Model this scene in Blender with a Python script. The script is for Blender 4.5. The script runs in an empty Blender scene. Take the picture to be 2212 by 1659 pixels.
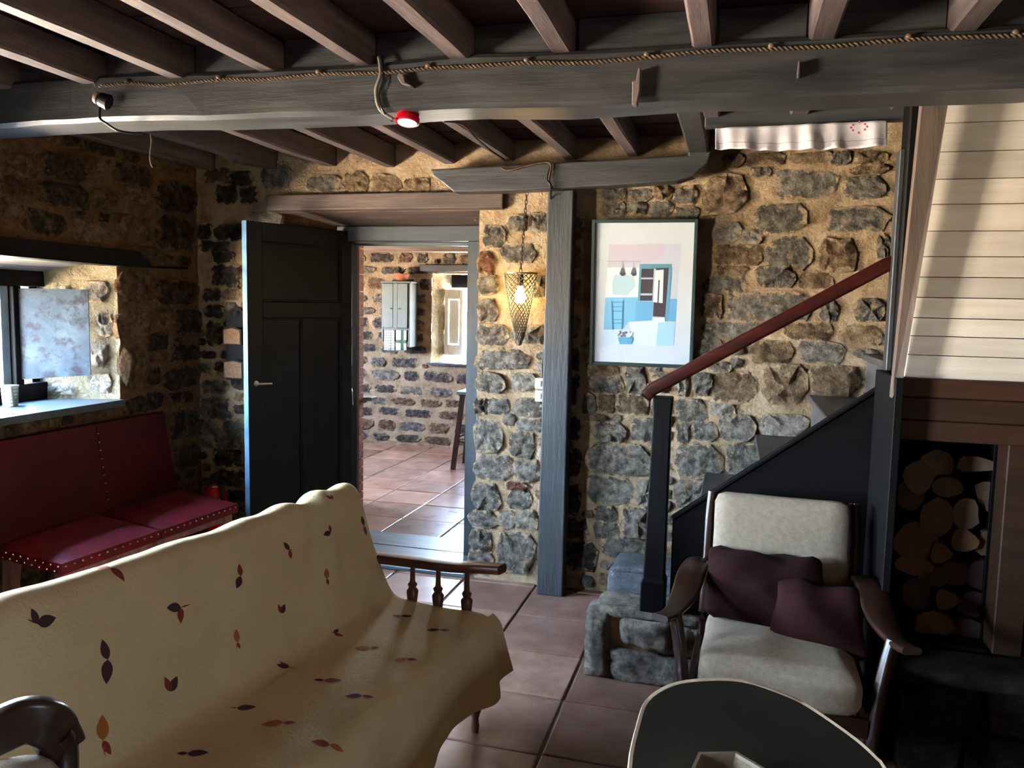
import bpy, bmesh, math, random
from mathutils import Vector, Matrix, noise
from mathutils.bvhtree import BVHTree
RND = random.Random(7)
SC = bpy.context.scene
COL = SC.collection

# ------------------------------------------------------------------ camera
FPX, CX, CY, H = 1750.0, 1106.0, 829.5, 1.55
yaw, pitch, roll = math.radians(15.2), math.atan(.1), .02
Fv = Vector((-math.sin(yaw)*math.cos(pitch), math.cos(yaw)*math.cos(pitch), -math.sin(pitch)))
R0 = Vector((math.cos(yaw), math.sin(yaw), 0)); U0 = R0.cross(Fv)
Rv = math.cos(roll)*R0 + math.sin(roll)*U0; Uv = Rv.cross(Fv)
CP = Vector((0, 0, H))
cam = bpy.data.cameras.new('camera'); camo = bpy.data.objects.new('camera', cam); COL.objects.link(camo)
cam.sensor_fit = 'HORIZONTAL'; cam.sensor_width = 36; cam.lens = 36*FPX/2212; cam.clip_start = .02
M = Matrix((Rv, Uv, -Fv)).transposed().to_4x4(); M.translation = CP
camo.matrix_world = M; SC.camera = camo

# ------------------------------------------------------------------ view, world, daylight
SC.view_settings.view_transform = 'Standard'; SC.view_settings.look = 'None'
SC.view_settings.gamma = 1; SC.view_settings.use_curve_mapping = False
SC.view_settings.exposure = 2.75
SKY = 42.0
w = bpy.data.worlds.new('world'); SC.world = w; w.use_nodes = True
nt = w.node_tree; nt.nodes.clear()
wo = nt.nodes.new('ShaderNodeOutputWorld'); bg = nt.nodes.new('ShaderNodeBackground')
tc = nt.nodes.new('ShaderNodeTexCoord'); sep = nt.nodes.new('ShaderNodeSeparateXYZ')
mr = nt.nodes.new('ShaderNodeMapRange'); cr = nt.nodes.new('ShaderNodeValToRGB')
nt.links.new(tc.outputs['Generated'], sep.inputs[0]); nt.links.new(sep.outputs['Z'], mr.inputs[0])
mr.inputs[1].default_value = -1; mr.inputs[2].default_value = 1
nt.links.new(mr.outputs[0], cr.inputs[0])
e = cr.color_ramp.elements
e[0].position = 0; e[0].color = (.66, .56, .42, 1)          # sunlit ground and walls outside
e[1].position = 1; e[1].color = (.26, .52, 1.0, 1)          # open sky
a = e.new(.47); a.color = (.84, .72, .56, 1)
a = e.new(.52); a.color = (.66, .82, 1.0, 1)
nt.links.new(cr.outputs[0], bg.inputs[0]); bg.inputs[1].default_value = SKY
nt.links.new(bg.outputs[0], wo.inputs[0])
def portal(name, loc, direction, sx, sy):
    l = bpy.data.lights.new(name, 'AREA'); l.shape = 'RECTANGLE'; l.size = sx; l.size_y = sy
    l.cycles.is_portal = True
    o = bpy.data.objects.new(name, l); COL.objects.link(o); o.location = loc
    o.rotation_euler = Vector(direction).to_track_quat('-Z', 'Z').to_euler(); return o
XW = -3.13; YW = 4.25; YK = 8.05
portal('portal_front_window', (-3.46, 2.58, 1.33), (1, 0, 0), 1.6, .62)
portal('portal_side_window', (-3.49, .15, 1.2), (1, 0, 0), 1.2, 1.0)
portal('portal_fill_window', (2.32, -.7, 1.35), (-1, 0, 0), .34, .34)  # portal of the opening added for frontal light on the sofa
portal('portal_kitchen_far', (-2.6, 8.42, 1.35), (0, -1, 0), .75, .8)
portal('portal_kitchen_side', (-4.86, 6.4, 1.35), (1, 0, 0), .8, .8)
try:
    SC.cycles.max_bounces = 8; SC.cycles.diffuse_bounces = 5; SC.cycles.glossy_bounces = 3
    SC.cycles.sample_clamp_indirect = 6; SC.cycles.use_denoising = True
    SC.cycles.caustics_reflective = False; SC.cycles.caustics_refractive = False
except Exception: pass

# ------------------------------------------------------------------ pixel helpers (the photo's 2212 x 1659 frame)
def ray(x, y): return Fv*FPX + Rv*(x-CX) - Uv*(y-CY)
def onX(x, y, v): d = ray(x, y); return CP + d*((v-CP.x)/d.x)
def onY(x, y, v): d = ray(x, y); return CP + d*((v-CP.y)/d.y)
def onZ(x, y, v): d = ray(x, y); return CP + d*((v-CP.z)/d.z)

# ------------------------------------------------------------------ materials
MATS = {}
def lin(h):
    if isinstance(h, str):
        c = [int(h[i:i+2], 16)/255 for i in (0, 2, 4)]
        return tuple(x/12.92 if x <= .04045 else ((x+.055)/1.055)**2.4 for x in c)
    return h
def mat(name, cols, rough=.7, scale=8, stretch=(1, 1, 1), bump=.3, bscale=None, spec=.4, metal=0, detail=6, bdist=.01, spots=None, contrast=.25):
    if name in MATS: return MATS[name]
    m = bpy.data.materials.new(name); m.use_nodes = True; n = m.node_tree; N = n.nodes; L = n.links
    b = N['Principled BSDF']
    cols = [lin(c) for c in (cols if isinstance(cols, list) else [cols])]
    geo = N.new('ShaderNodeNewGeometry'); oi = N.new('ShaderNodeObjectInfo')
    mp = N.new('ShaderNodeMapping'); mp.inputs['Scale'].default_value = stretch
    L.new(geo.outputs['Position'], mp.inputs[0])
    nz = N.new('ShaderNodeTexNoise'); nz.inputs['Scale'].default_value = scale; nz.inputs['Detail'].default_value = detail
    nz.inputs['Roughness'].default_value = .62
    L.new(mp.outputs[0], nz.inputs['Vector'])
    col = None
    if len(cols) > 1:
        r = N.new('ShaderNodeValToRGB'); L.new(nz.outputs['Fac'], r.inputs[0])
        k = len(cols)
        for i, c in enumerate(cols):
            p = .5 - contrast/1.0 + 2*contrast*i/(k-1)
            p = max(0, min(1, p))
            if i == 0: el = r.color_ramp.elements[0]; el.position = p
            elif i == 1: el = r.color_ramp.elements[1]; el.position = p
            else: el = r.color_ramp.elements.new(p)
            el.color = (*c, 1)
        hsv = N.new('ShaderNodeHueSaturation')
        L.new(r.outputs[0], hsv.inputs['Color'])
        mrr = N.new('ShaderNodeMapRange'); mrr.inputs[3].default_value = .78; mrr.inputs[4].default_value = 1.22
        L.new(oi.outputs['Random'], mrr.inputs[0]); L.new(mrr.outputs[0], hsv.inputs['Value'])
        col = hsv.outputs[0]
    else:
        rgb = N.new('ShaderNodeRGB'); rgb.outputs[0].default_value = (*cols[0], 1); col = rgb.outputs[0]
    if spots:
        sc_, lo, sc_col = spots
        n2 = N.new('ShaderNodeTexNoise'); n2.inputs['Scale'].default_value = sc_; n2.inputs['Detail'].default_value = 8
        n2.inputs['Roughness'].default_value = .7
        L.new(mp.outputs[0], n2.inputs['Vector'])
        m2 = N.new('ShaderNodeMapRange'); m2.inputs[1].default_value = lo; m2.inputs[2].default_value = lo+.12
        L.new(n2.outputs['Fac'], m2.inputs[0])
        mx = N.new('ShaderNodeMix'); mx.data_type = 'RGBA'
        L.new(m2.outputs[0], mx.inputs['Factor']); L.new(col, mx.inputs['A'])
        mx.inputs['B'].default_value = (*lin(sc_col), 1); col = mx.outputs['Result']
    L.new(col, b.inputs['Base Color'])
    b.inputs['Roughness'].default_value = rough; b.inputs['Metallic'].default_value = metal
    b.inputs['Specular IOR Level'].default_value = spec
    if bump:
        bn = N.new('ShaderNodeTexNoise'); bn.inputs['Scale'].default_value = bscale or scale*4; bn.inputs['Detail'].default_value = 9
        bn.inputs['Roughness'].default_value = .68
        L.new(mp.outputs[0], bn.inputs['Vector'])
        bp = N.new('ShaderNodeBump'); bp.inputs['Strength'].default_value = bump; bp.inputs['Distance'].default_value = bdist
        L.new(bn.outputs['Fac'], bp.inputs['Height']); L.new(bp.outputs[0], b.inputs['Normal'])
    MATS[name] = m; return m
def emis(name, c, s):
    m = bpy.data.materials.new(name); m.use_nodes = True; b = m.node_tree.nodes['Principled BSDF']
    b.inputs['Base Color'].default_value = (*c, 1); b.inputs['Emission Color'].default_value = (*c, 1)
    b.inputs['Emission Strength'].default_value = s; return m
def glass(name):
    m = bpy.data.materials.new(name); m.use_nodes = True; n = m.node_tree; n.nodes.clear()
    o = n.nodes.new('ShaderNodeOutputMaterial'); t = n.nodes.new('ShaderNodeBsdfTransparent'); g = n.nodes.new('ShaderNodeBsdfGlossy')
    g.inputs['Roughness'].default_value = .02; x = n.nodes.new('ShaderNodeMixShader'); x.inputs[0].default_value = .06
    n.links.new(t.outputs[0], x.inputs[1]); n.links.new(g.outputs[0], x.inputs[2]); n.links.new(x.outputs[0], o.inputs[0]); return m

def wood(name, cols, axis, rough=.5, **k):
    st = {'x': (.25, 2.4, 2.4), 'y': (2.4, .25, 2.4), 'z': (2.4, 2.4, .25)}[axis]
    k.setdefault('scale', 9); k.setdefault('bump', .35); k.setdefault('bscale', 26); k.setdefault('bdist', .006)
    return mat(name+'_'+axis, cols, rough, stretch=st, **k)
mortar = mat('mortar', ['94795c', 'cdb08c', 'e2cdae'], .95, 7, bump=1.0, bscale=24, bdist=.075, spec=.1, spots=(9, .60, '8b7f6e'))
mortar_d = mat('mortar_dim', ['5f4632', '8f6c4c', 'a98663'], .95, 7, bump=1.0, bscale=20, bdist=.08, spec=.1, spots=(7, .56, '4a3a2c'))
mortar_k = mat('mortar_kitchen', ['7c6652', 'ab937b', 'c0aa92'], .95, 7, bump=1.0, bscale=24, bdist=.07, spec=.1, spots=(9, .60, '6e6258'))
def stonemat(n, c, sp, smear=('ab8f6d', 'd3ba98')):
    m = mat(n, c, .88, 22, bump=1.0, bscale=24, bdist=.11, spots=sp, spec=.2, contrast=.16)
    if not smear: return m
    N = m.node_tree.nodes; L = m.node_tree.links; b = N['Principled BSDF']; src = b.inputs['Base Color'].links[0].from_socket
    # lime mortar wiped over the rims of each stone
    t = N.new('ShaderNodeTexCoord'); sp_ = N.new('ShaderNodeSeparateXYZ'); L.new(t.outputs['Object'], sp_.inputs[0]); ab = []
    for a_ in 'XY':
        q = N.new('ShaderNodeMath'); q.operation = 'ABSOLUTE'; L.new(sp_.outputs[a_], q.inputs[0]); ab.append(q)
    mx = N.new('ShaderNodeMath'); mx.operation = 'MAXIMUM'; L.new(ab[0].outputs[0], mx.inputs[0]); L.new(ab[1].outputs[0], mx.inputs[1])
    g = N.new('ShaderNodeNewGeometry'); nz = N.new('ShaderNodeTexNoise'); nz.inputs['Scale'].default_value = 26; nz.inputs['Detail'].default_value = 7; nz.inputs['Roughness'].default_value = .7
    L.new(g.outputs['Position'], nz.inputs['Vector'])
    ma = N.new('ShaderNodeMath'); ma.operation = 'MULTIPLY_ADD'; ma.inputs[1].default_value = .85; L.new(nz.outputs['Fac'], ma.inputs[0]); L.new(mx.outputs[0], ma.inputs[2])
    mr_ = N.new('ShaderNodeMapRange'); mr_.inputs[1].default_value = .80; mr_.inputs[2].default_value = .86; L.new(ma.outputs[0], mr_.inputs[0])
    n3 = N.new('ShaderNodeTexNoise'); n3.inputs['Scale'].default_value = 9; L.new(g.outputs['Position'], n3.inputs['Vector'])
    cr_ = N.new('ShaderNodeMix'); cr_.data_type = 'RGBA'; cr_.inputs['A'].default_value = (*lin(smear[0]), 1); cr_.inputs['B'].default_value = (*lin(smear[1]), 1); L.new(n3.outputs['Fac'], cr_.inputs['Factor'])
    fm = N.new('ShaderNodeMix'); fm.data_type = 'RGBA'; L.new(mr_.outputs[0], fm.inputs['Factor']); L.new(src, fm.inputs['A']); L.new(cr_.outputs['Result'], fm.inputs['B'])
    L.new(fm.outputs['Result'], b.inputs['Base Color']); return m
S_GREY = stonemat('stone_grey', ['4b4640', '7a7368', 'a39b8c'], (13, .56, 'bfa07a'))
S_DARK = stonemat('stone_dark', ['2a2522', '463e37', '6b6054'], (13, .60, '94795c'))
S_BROWN = stonemat('stone_brown', ['5e4a37', '8a7257', 'a99172'], (13, .57, 'b89a74'))
S_LIGHT = stonemat('stone_pale', ['6d675c', '999082', 'b8ae9c'], (13, .57, 'c9ad86'))
S_RED = stonemat('stone_red', ['6a4436', '8a5c48', 'a0745c'], (13, .56, 'b0906e'))
W_BEAM = {a: wood('painted_beam', ['26262a', '393a3c', '4c4a48'], a, .42, contrast=.2) for a in 'xyz'}
W_JOIST = {a: wood('joist_wood', ['3a3330', '55494a', '6b5d58'], a, .6, contrast=.2) for a in 'xyz'}
W_CEIL = {a: wood('ceiling_board', ['231615', '3d2623', '53372f'], a, .7, contrast=.2) for a in 'xy'}
W_BLACK = {a: wood('black_wood', ['060606', '0b0a0a', '121010'], a, .6, bump=.2, spec=.1) for a in 'xyz'}
W_DOOR = wood('green_black_door', ['060a0b', '090e10', '0c1214'], 'z', .5, bump=.12, spec=.2)
W_POST = wood('grey_blue_post', ['232629', '34383b', '474a4c'], 'z', .45, bump=.5)
W_FRAME = wood('frame_paint', ['2b3236', '363e42', '42494d'], 'z', .4, bump=.1)
W_FRAMEX = wood('frame_paint', ['2b3236', '363e42', '42494d'], 'x', .4, bump=.1)
W_THR = wood('threshold', ['2c3a45', '45545e', '5f6d74'], 'x', .36, bump=.35)
W_LINTEL = wood('old_lintel', ['2e2421', '4a3c37', '5d4d46'], 'x', .7, bump=.5)
W_LINY = wood('old_lintel', ['33302e', '5b5650', '85807a'], 'y', .7, bump=.5)
W_RED = wood('mahogany_rail', ['200a06', '36100a', '4c1a11'], 'x', .35, bump=.15)
W_CHAIR = {a: wood('chair_wood', ['1a0e0a', '2a1811', '3a2419'], a, .3, bump=.12) for a in 'xyz'}
W_SOFA = {a: wood('sofa_wood', ['3a2318', '5a3826', '6f4a34'], a, .35, bump=.12) for a in 'xyz'}
W_MANT = wood('mantel_wood', ['26140a', '371f0f', '462a16'], 'x', .6, bump=.3, scale=12)
W_HOOD = wood('limewashed_plank', ['c4b9a8', 'ddd4c5', 'ece5d8'], 'x', .75, bump=.25, contrast=.3, scale=7)
W_STRUT = wood('strut_board', ['4a3f3a', '66584f', '7a6a60'], 'z', .55)
TILES = [mat('terracotta_%d' % i, c, .27, 6, bump=.12, bscale=22, bdist=.006, spec=.55, contrast=.3) for i, c in enumerate(
    [['664a3e', '805f51', '927263'], ['5c4236', '775749', '89695b'], ['6c5144', '876657', '997b6c']])]
GROUT = mat('grout', ['4a3e36', '655548'], .7, 20, bump=.2)
THROW = mat('throw_cloth', ['c3ab80', 'd0b88d', 'd9c49c'], .95, 4, bump=.8, bscale=70, bdist=.008, spec=.1, contrast=.35)
UPH = mat('linen_upholstery', ['887a67', '978875', 'a39581'], .95, 60, bump=.7, bscale=240, bdist=.003, spec=.1)
MAROON = mat('maroon_cloth', ['1a0808', '240c0b', '2d110f'], .9, 20, bump=.4, bscale=160, bdist=.003, spec=.15)
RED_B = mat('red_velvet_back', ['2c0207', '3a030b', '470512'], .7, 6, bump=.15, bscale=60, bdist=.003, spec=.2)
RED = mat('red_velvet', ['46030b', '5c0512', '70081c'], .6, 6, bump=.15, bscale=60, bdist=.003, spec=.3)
BRASS = mat('stud_metal', 'c9b8a0', .25, metal=1, bump=0)
STEEL = mat('steel', 'a8a8a8', .3, metal=1, bump=0)
BLACK = mat('black_plastic', '101010', .4, bump=0)
WHITE = mat('white_paint', ['cfd2ce', 'dfe1dc'], .6, 12, bump=.1)
WHITEP = mat('white_plastic', 'd8d8d4', .4, bump=0)

# ------------------------------------------------------------------ object helpers
def obj(name, me, m=None, parent=None, smooth=False):
    if isinstance(me, bmesh.types.BMesh):
        bm = me; me = bpy.data.meshes.new(name); bmesh.ops.recalc_face_normals(bm, faces=bm.faces); bm.to_mesh(me); bm.free()
    if m is not None and not me.materials:
        for q in (m if isinstance(m, list) else [m]): me.materials.append(q)
    if smooth:
        me.polygons.foreach_set('use_smooth', [True]*len(me.polygons))
    o = bpy.data.objects.new(name, me); COL.objects.link(o)
    if parent is not None:
        o.parent = parent; o.matrix_parent_inverse = Matrix.Translation(-Vector(parent.location)) if parent.type == 'EMPTY' else Matrix.Identity(4)
    return o
def smooth_angle(o, deg=40):
    me = o.data
    me.polygons.foreach_set('use_smooth', [True]*len(me.polygons))
    try: me.set_sharp_from_angle(angle=math.radians(deg))
    except Exception: pass
    return o
def thing(name, label, cat, loc=(0, 0, 0), group=None):
    o = bpy.data.objects.new(name, None); COL.objects.link(o); o.location = loc; o.empty_display_size = .1
    tag(o, label, cat, group); return o
def tag(o, label, cat, group=None):
    o['label'] = label; o['category'] = cat
    if group: o['group'] = group
    return o
def struct(o, label=None):
    o['kind'] = 'structure'
    if label: o['label'] = label
    return o
def sgroup(name, label=None):
    o = bpy.data.objects.new(name, None); COL.objects.link(o); struct(o, label); return o
def bm_box(x0, x1, y0, y1, z0, z1, bev=0, seg=1, bm=None, cuts=None, mtx=None):
    own = bm is None
    b = bmesh.new()
    nx, ny, nz = cuts or (1, 1, 1)
    bmesh.ops.create_cube(b, size=1)
    if cuts:
        for ax, n in enumerate((nx, ny, nz)):
            for i in range(1, n):
                no = [0, 0, 0]; no[ax] = 1; co = [0, 0, 0]; co[ax] = -.5+i/n
                bmesh.ops.bisect_plane(b, geom=b.verts[:]+b.edges[:]+b.faces[:], plane_co=co, plane_no=no)
    for v in b.verts:
        v.co = Vector((x0+(v.co.x+.5)*(x1-x0), y0+(v.co.y+.5)*(y1-y0), z0+(v.co.z+.5)*(z1-z0)))
    if bev:
        es = [e for e in b.edges if len(e.link_faces) == 2 and e.calc_face_angle(0) > .5]
        bmesh.ops.bevel(b, geom=es, offset=bev, segments=seg, affect='EDGES', profile=.6)
    if mtx is not None: bmesh.ops.transform(b, matrix=mtx, verts=b.verts)
    if own: return b
    me = bpy.data.meshes.new('t'); b.to_mesh(me); b.free(); bm.from_mesh(me); bpy.data.meshes.remove(me); return bm
def box(name, m, parent, x0, x1, y0, y1, z0, z1, bev=.003, seg=1, mtx=None):
    return obj(name, bm_box(x0, x1, y0, y1, z0, z1, bev, seg, mtx=mtx), m, parent)
def hewn(name, m, parent, x0, x1, y0, y1, z0, z1, amp=.006, step=.09, bev=.008, seed=0, freq=3, bow=None):
    n = [max(1, min(40, int((b-a)/step))) for a, b in ((x0, x1), (y0, y1), (z0, z1))]
    big = max(range(3), key=lambda i: n[i]); cuts = [1, 1, 1]; cuts[big] = n[big]
    b = bm_box(x0, x1, y0, y1, z0, z1, bev, 1, cuts=cuts)
    for v in b.verts:
        d = noise.noise_vector(v.co*freq+Vector((seed*7.1, seed*3.3, seed)))*amp + noise.noise_vector(v.co*freq*5+Vector((seed, 0, 9)))*amp*.35
        v.co += d
        if bow: v.co += bow(v.co)
    return obj(name, b, m, parent)
def bm_prism(poly, fn, d0, d1):
    b = bmesh.new(); A = [b.verts.new(fn(u, v, d0)) for u, v in poly]; B = [b.verts.new(fn(u, v, d1)) for u, v in poly]
    b.faces.new(A); b.faces.new(B[::-1]); k = len(poly)
    for i in range(k): b.faces.new((A[i], B[i], B[(i+1) % k], A[(i+1) % k]))
    return b
def hexa(name, m, parent, a, b_):
    """solid between two quads (lists of 4 points)"""
    b = bmesh.new(); A = [b.verts.new(p) for p in a]; B = [b.verts.new(p) for p in b_]
    b.faces.new(A); b.faces.new(B[::-1])
    for i in range(4): b.faces.new((A[i], B[i], B[(i+1) % 4], A[(i+1) % 4]))
    return obj(name, b, m, parent)
def catmull(pts, n=6):
    P = [Vector(p) for p in pts]; out = []
    for i in range(len(P)-1):
        p0 = P[max(i-1, 0)]; p1 = P[i]; p2 = P[i+1]; p3 = P[min(i+2, len(P)-1)]
        for k in range(n):
            t = k/n; out.append(.5*((2*p1)+(-p0+p2)*t+(2*p0-5*p1+4*p2-p3)*t*t+(-p0+3*p1-3*p2+p3)*t**3))
    out.append(P[-1]); return out
def bm_tube(path, r, sides=8, bm=None, closed=False):
    b = bm or bmesh.new(); path = [Vector(p) for p in path]; rings = []
    n = len(path); rr = r if isinstance(r, (list, tuple)) else [r]*n
    up = Vector((0, 0, 1)); last = None
    for i, p in enumerate(path):
        t = (path[min(i+1, n-1)]-path[max(i-1, 0)]).normalized()
        if last is None: last = t.orthogonal().normalized()
        a_ = (last - t*last.dot(t)).normalized(); last = a_; c = t.cross(a_)
        rings.append([b.verts.new(p+(a_*math.cos(2*math.pi*k/sides)+c*math.sin(2*math.pi*k/sides))*rr[i]) for k in range(sides)])
    for i in range(n-1):
        for k in range(sides): b.faces.new((rings[i][k], rings[i][(k+1) % sides], rings[i+1][(k+1) % sides], rings[i+1][k]))
    if not closed: b.faces.new(rings[0][::-1]); b.faces.new(rings[-1])
    return b
def bm_lathe(prof, c=(0, 0, 0), axis='z', n=20, bm=None):
    b = bm or bmesh.new(); c = Vector(c); rings = []
    for r, h in prof:
        ring = []
        for k in range(n):
            a_ = 2*math.pi*k/n; u, v = r*math.cos(a_), r*math.sin(a_)
            ring.append(b.verts.new(c+Vector({'z': (u, v, h), 'y': (u, h, v), 'x': (h, u, v)}[axis])))
        rings.append(ring)
    for i in range(len(rings)-1):
        for k in range(n): b.faces.new((rings[i][k], rings[i][(k+1) % n], rings[i+1][(k+1) % n], rings[i+1][k]))
    if prof[0][0] > 1e-6: b.faces.new(rings[0][::-1])
    if prof[-1][0] > 1e-6: b.faces.new(rings[-1])
    bmesh.ops.remove_doubles(b, verts=b.verts, dist=1e-5)
    return b
def bm_sweep(path, sec, upf=None, bm=None):
    """sweep rectangle-like section [(side, up)] along the path; side is horizontal"""
    b = bm or bmesh.new(); path = [Vector(p) for p in path]; n = len(path); rings = []
    for i, p in enumerate(path):
        t = (path[min(i+1, n-1)]-path[max(i-1, 0)]).normalized()
        s = t.cross(Vector((0, 0, 1))).normalized(); u = s.cross(t)
        ss = sec(i/(n-1)) if callable(sec) else sec
        rings.append([b.verts.new(p+s*x+u*y) for x, y in ss])
    k = len(rings[0])
    for i in range(n-1):
        for j in range(k): b.faces.new((rings[i][j], rings[i][(j+1) % k], rings[i+1][(j+1) % k], rings[i+1][j]))
    b.faces.new(rings[0][::-1]); b.faces.new(rings[-1]); return b
def rrect(hw, hh, r, n=3):
    out = []
    for cx, cy, a0 in ((hw-r, hh-r, 0), (-hw+r, hh-r, 90), (-hw+r, -hh+r, 180), (hw-r, -hh+r, 270)):
        for i in range(n+1):
            a_ = math.radians(a0+90*i/n); out.append((cx+r*math.cos(a_), cy+r*math.sin(a_)))
    return out
def soft_box(name, m, parent, cx, cy, cz, sx, sy, sz, mtx=None, puff=.012, seed=0, bev=.03, n=8, amp=.004):
    b = bmesh.new(); bmesh.ops.create_cube(b, size=1)
    bmesh.ops.subdivide_edges(b, edges=b.edges[:], cuts=n, use_grid_fill=True)
    mn = min(sx, sy, sz)/2
    for v in b.verts:
        p = Vector((v.co.x*2, v.co.y*2, v.co.z*2))
        q = Vector((p.x*sx/2, p.y*sy/2, p.z*sz/2)); r = min(bev, mn)
        inner = Vector((max(-sx/2+r, min(sx/2-r, q.x)), max(-sy/2+r, min(sy/2-r, q.y)), max(-sz/2+r, min(sz/2-r, q.z))))
        d = q-inner
        if d.length > 1e-6: q = inner + d.normalized()*min(r, d.length) if d.length > r else q
        f = (1-p.x**2)*(1-p.y**2) if sz <= min(sx, sy) else ((1-p.x**2)*(1-p.z**2) if sy <= min(sx, sz) else (1-p.y**2)*(1-p.z**2))
        ax = 2 if sz <= min(sx, sy) else (1 if sy <= min(sx, sz) else 0)
        q[ax] += math.copysign(puff*max(f, 0), p[ax]) if abs(p[ax]) > .5 else 0
        q += noise.noise_vector(q*9+Vector((seed*5, seed, 3)))*amp
        v.co = q
    bmesh.ops.translate(b, verts=b.verts, vec=(cx, cy, cz))
    if mtx is not None: bmesh.ops.transform(b, matrix=mtx, verts=b.verts)
    return obj(name, b, m, parent, smooth=True)

# ------------------------------------------------------------------ rubble walls
STONE_ME = []
def make_stone_meshes():
    for k in range(18):
        b = bmesh.new(); n = 10; base = []; rim = []; inn = []
        for i in range(n):
            a_ = 2*math.pi*(i+.5+RND.uniform(-.25, .25))/n
            c, s = math.cos(a_), math.sin(a_)
            p = 5; r = (abs(c)**p+abs(s)**p)**(-1/p)*RND.uniform(.86, 1.06)
            base.append(b.verts.new((c*r*.5, s*r*.5, -.3)))
            q = RND.uniform(.88, .97); rim.append(b.verts.new((c*r*.5*q, s*r*.5*q, RND.uniform(.3, .9))))
            q = RND.uniform(.4, .62); inn.append(b.verts.new((c*r*.5*q, s*r*.5*q, RND.uniform(.35, 1.3))))
        ce = b.verts.new((RND.uniform(-.05, .05), RND.uniform(-.05, .05), RND.uniform(.8, 1.2)))
        for i in range(n):
            j = (i+1) % n
            b.faces.new((base[i], base[j], rim[j], rim[i]))
            if RND.random() < .5: b.faces.new((rim[i], rim[j], inn[j])); b.faces.new((rim[i], inn[j], inn[i]))
            else: b.faces.new((rim[i], rim[j], inn[i])); b.faces.new((rim[j], inn[j], inn[i]))
            b.faces.new((inn[i], inn[j], ce))
        for f in b.faces: f.smooth = True
        STONE_ME.append(b)
make_stone_meshes()
SM = {}
def stone_mesh(k, m):
    key = (k, m.name)
    if key not in SM:
        me = bpy.data.meshes.new('stone'); STONE_ME[k].to_mesh(me); me.materials.append(m); SM[key] = me
        try: me.set_sharp_from_angle(angle=math.radians(34))
        except Exception: pass
    return SM[key]
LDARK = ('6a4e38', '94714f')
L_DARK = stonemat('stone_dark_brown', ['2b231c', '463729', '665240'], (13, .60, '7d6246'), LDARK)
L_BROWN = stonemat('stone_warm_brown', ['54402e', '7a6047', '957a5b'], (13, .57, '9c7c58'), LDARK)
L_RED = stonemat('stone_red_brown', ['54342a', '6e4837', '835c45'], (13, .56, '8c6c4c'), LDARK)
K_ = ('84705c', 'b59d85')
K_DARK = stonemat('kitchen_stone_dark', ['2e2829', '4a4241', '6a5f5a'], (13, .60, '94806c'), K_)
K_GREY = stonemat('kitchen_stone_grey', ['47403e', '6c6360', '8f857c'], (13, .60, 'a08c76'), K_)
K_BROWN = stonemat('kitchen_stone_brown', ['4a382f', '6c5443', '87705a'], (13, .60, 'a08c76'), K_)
P_GREY = stonemat('block_grey', ['4b4640', '7a7368', 'a39b8c'], (13, .56, 'bfa888'), None)
P_LIGHT = stonemat('block_pale', ['6d675c', '999082', 'b8ae9c'], (13, .57, 'c9b08c'), None)
P_DARK = stonemat('block_dark', ['2a2522', '463e37', '6b6054'], (13, .60, '94795c'), None)
P_BROWN = stonemat('block_brown', ['5e4a37', '8a7257', 'a99172'], (13, .57, 'b89a74'), None)
def place_stone(parent, O, U, V, Nn, u0, v0, u1, v1, m, proud=.014, rot=None, name='stone'):
    o = bpy.data.objects.new(name, stone_mesh(RND.randrange(18), m)); COL.objects.link(o)
    c = O+U*((u0+u1)/2)+V*((v0+v1)/2)
    rot = RND.uniform(-.05, .05) if rot is None else rot
    a_ = U*math.cos(rot)+V*math.sin(rot); b_ = V*math.cos(rot)-U*math.sin(rot)
    sx, sy = (u1-u0)*RND.choice((1, -1)), (v1-v0)*RND.choice((1, -1))
    mt = Matrix((a_*sx, b_*sy, Nn*proud)).transposed().to_4x4(); mt.translation = c
    o.matrix_world = mt; o.parent = parent
    if parent.type == 'EMPTY': o.matrix_parent_inverse = Matrix.Translation(-Vector(parent.location))
    o.matrix_world = mt
    return o
class Occ:
    """fills what the listed stones leave free with smaller stones in rough courses"""
    def __init__(s): s.r = []
    def free(s, a, b, c, d, g=.004):
        return all(c <= x0+g or a >= x1-g or d <= y0+g or b >= y1-g for x0, y0, x1, y1 in s.r)
    def add(s, *q): s.r.append(q)
def fill(occ, parent, O, U, V, Nn, u0, u1, v0, v1, pick, size=(.09, .22), hh=(.05, .11), gap=.022, ok=None, proud=(.006, .02), limit=999):
    k = 0; v = v0
    while v < v1:
        h = RND.uniform(*hh); u = u0+RND.uniform(-.05, 0)
        while u < u1:
            w_ = RND.uniform(*size); placed = False
            for tw, th in ((w_, h), (w_*.6, h), (w_*.6, h*.7), (.07, .05)):
                dv = RND.uniform(-.008, .008)
                q = (u, v+dv, u+tw, v+dv+th)
                if q[2] <= u1+.03 and occ.free(*q) and (ok is None or ok(*q)):
                    if k < limit:
                        place_stone(parent, O, U, V, Nn, *q, pick(u, v), RND.uniform(*proud)); k += 1
                    occ.add(*q); u += tw+gap*RND.uniform(.6, 1.4); placed = True; break
            if not placed: u += .03
        v += h+gap*RND.uniform(.7, 1.3)
    return k
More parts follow.
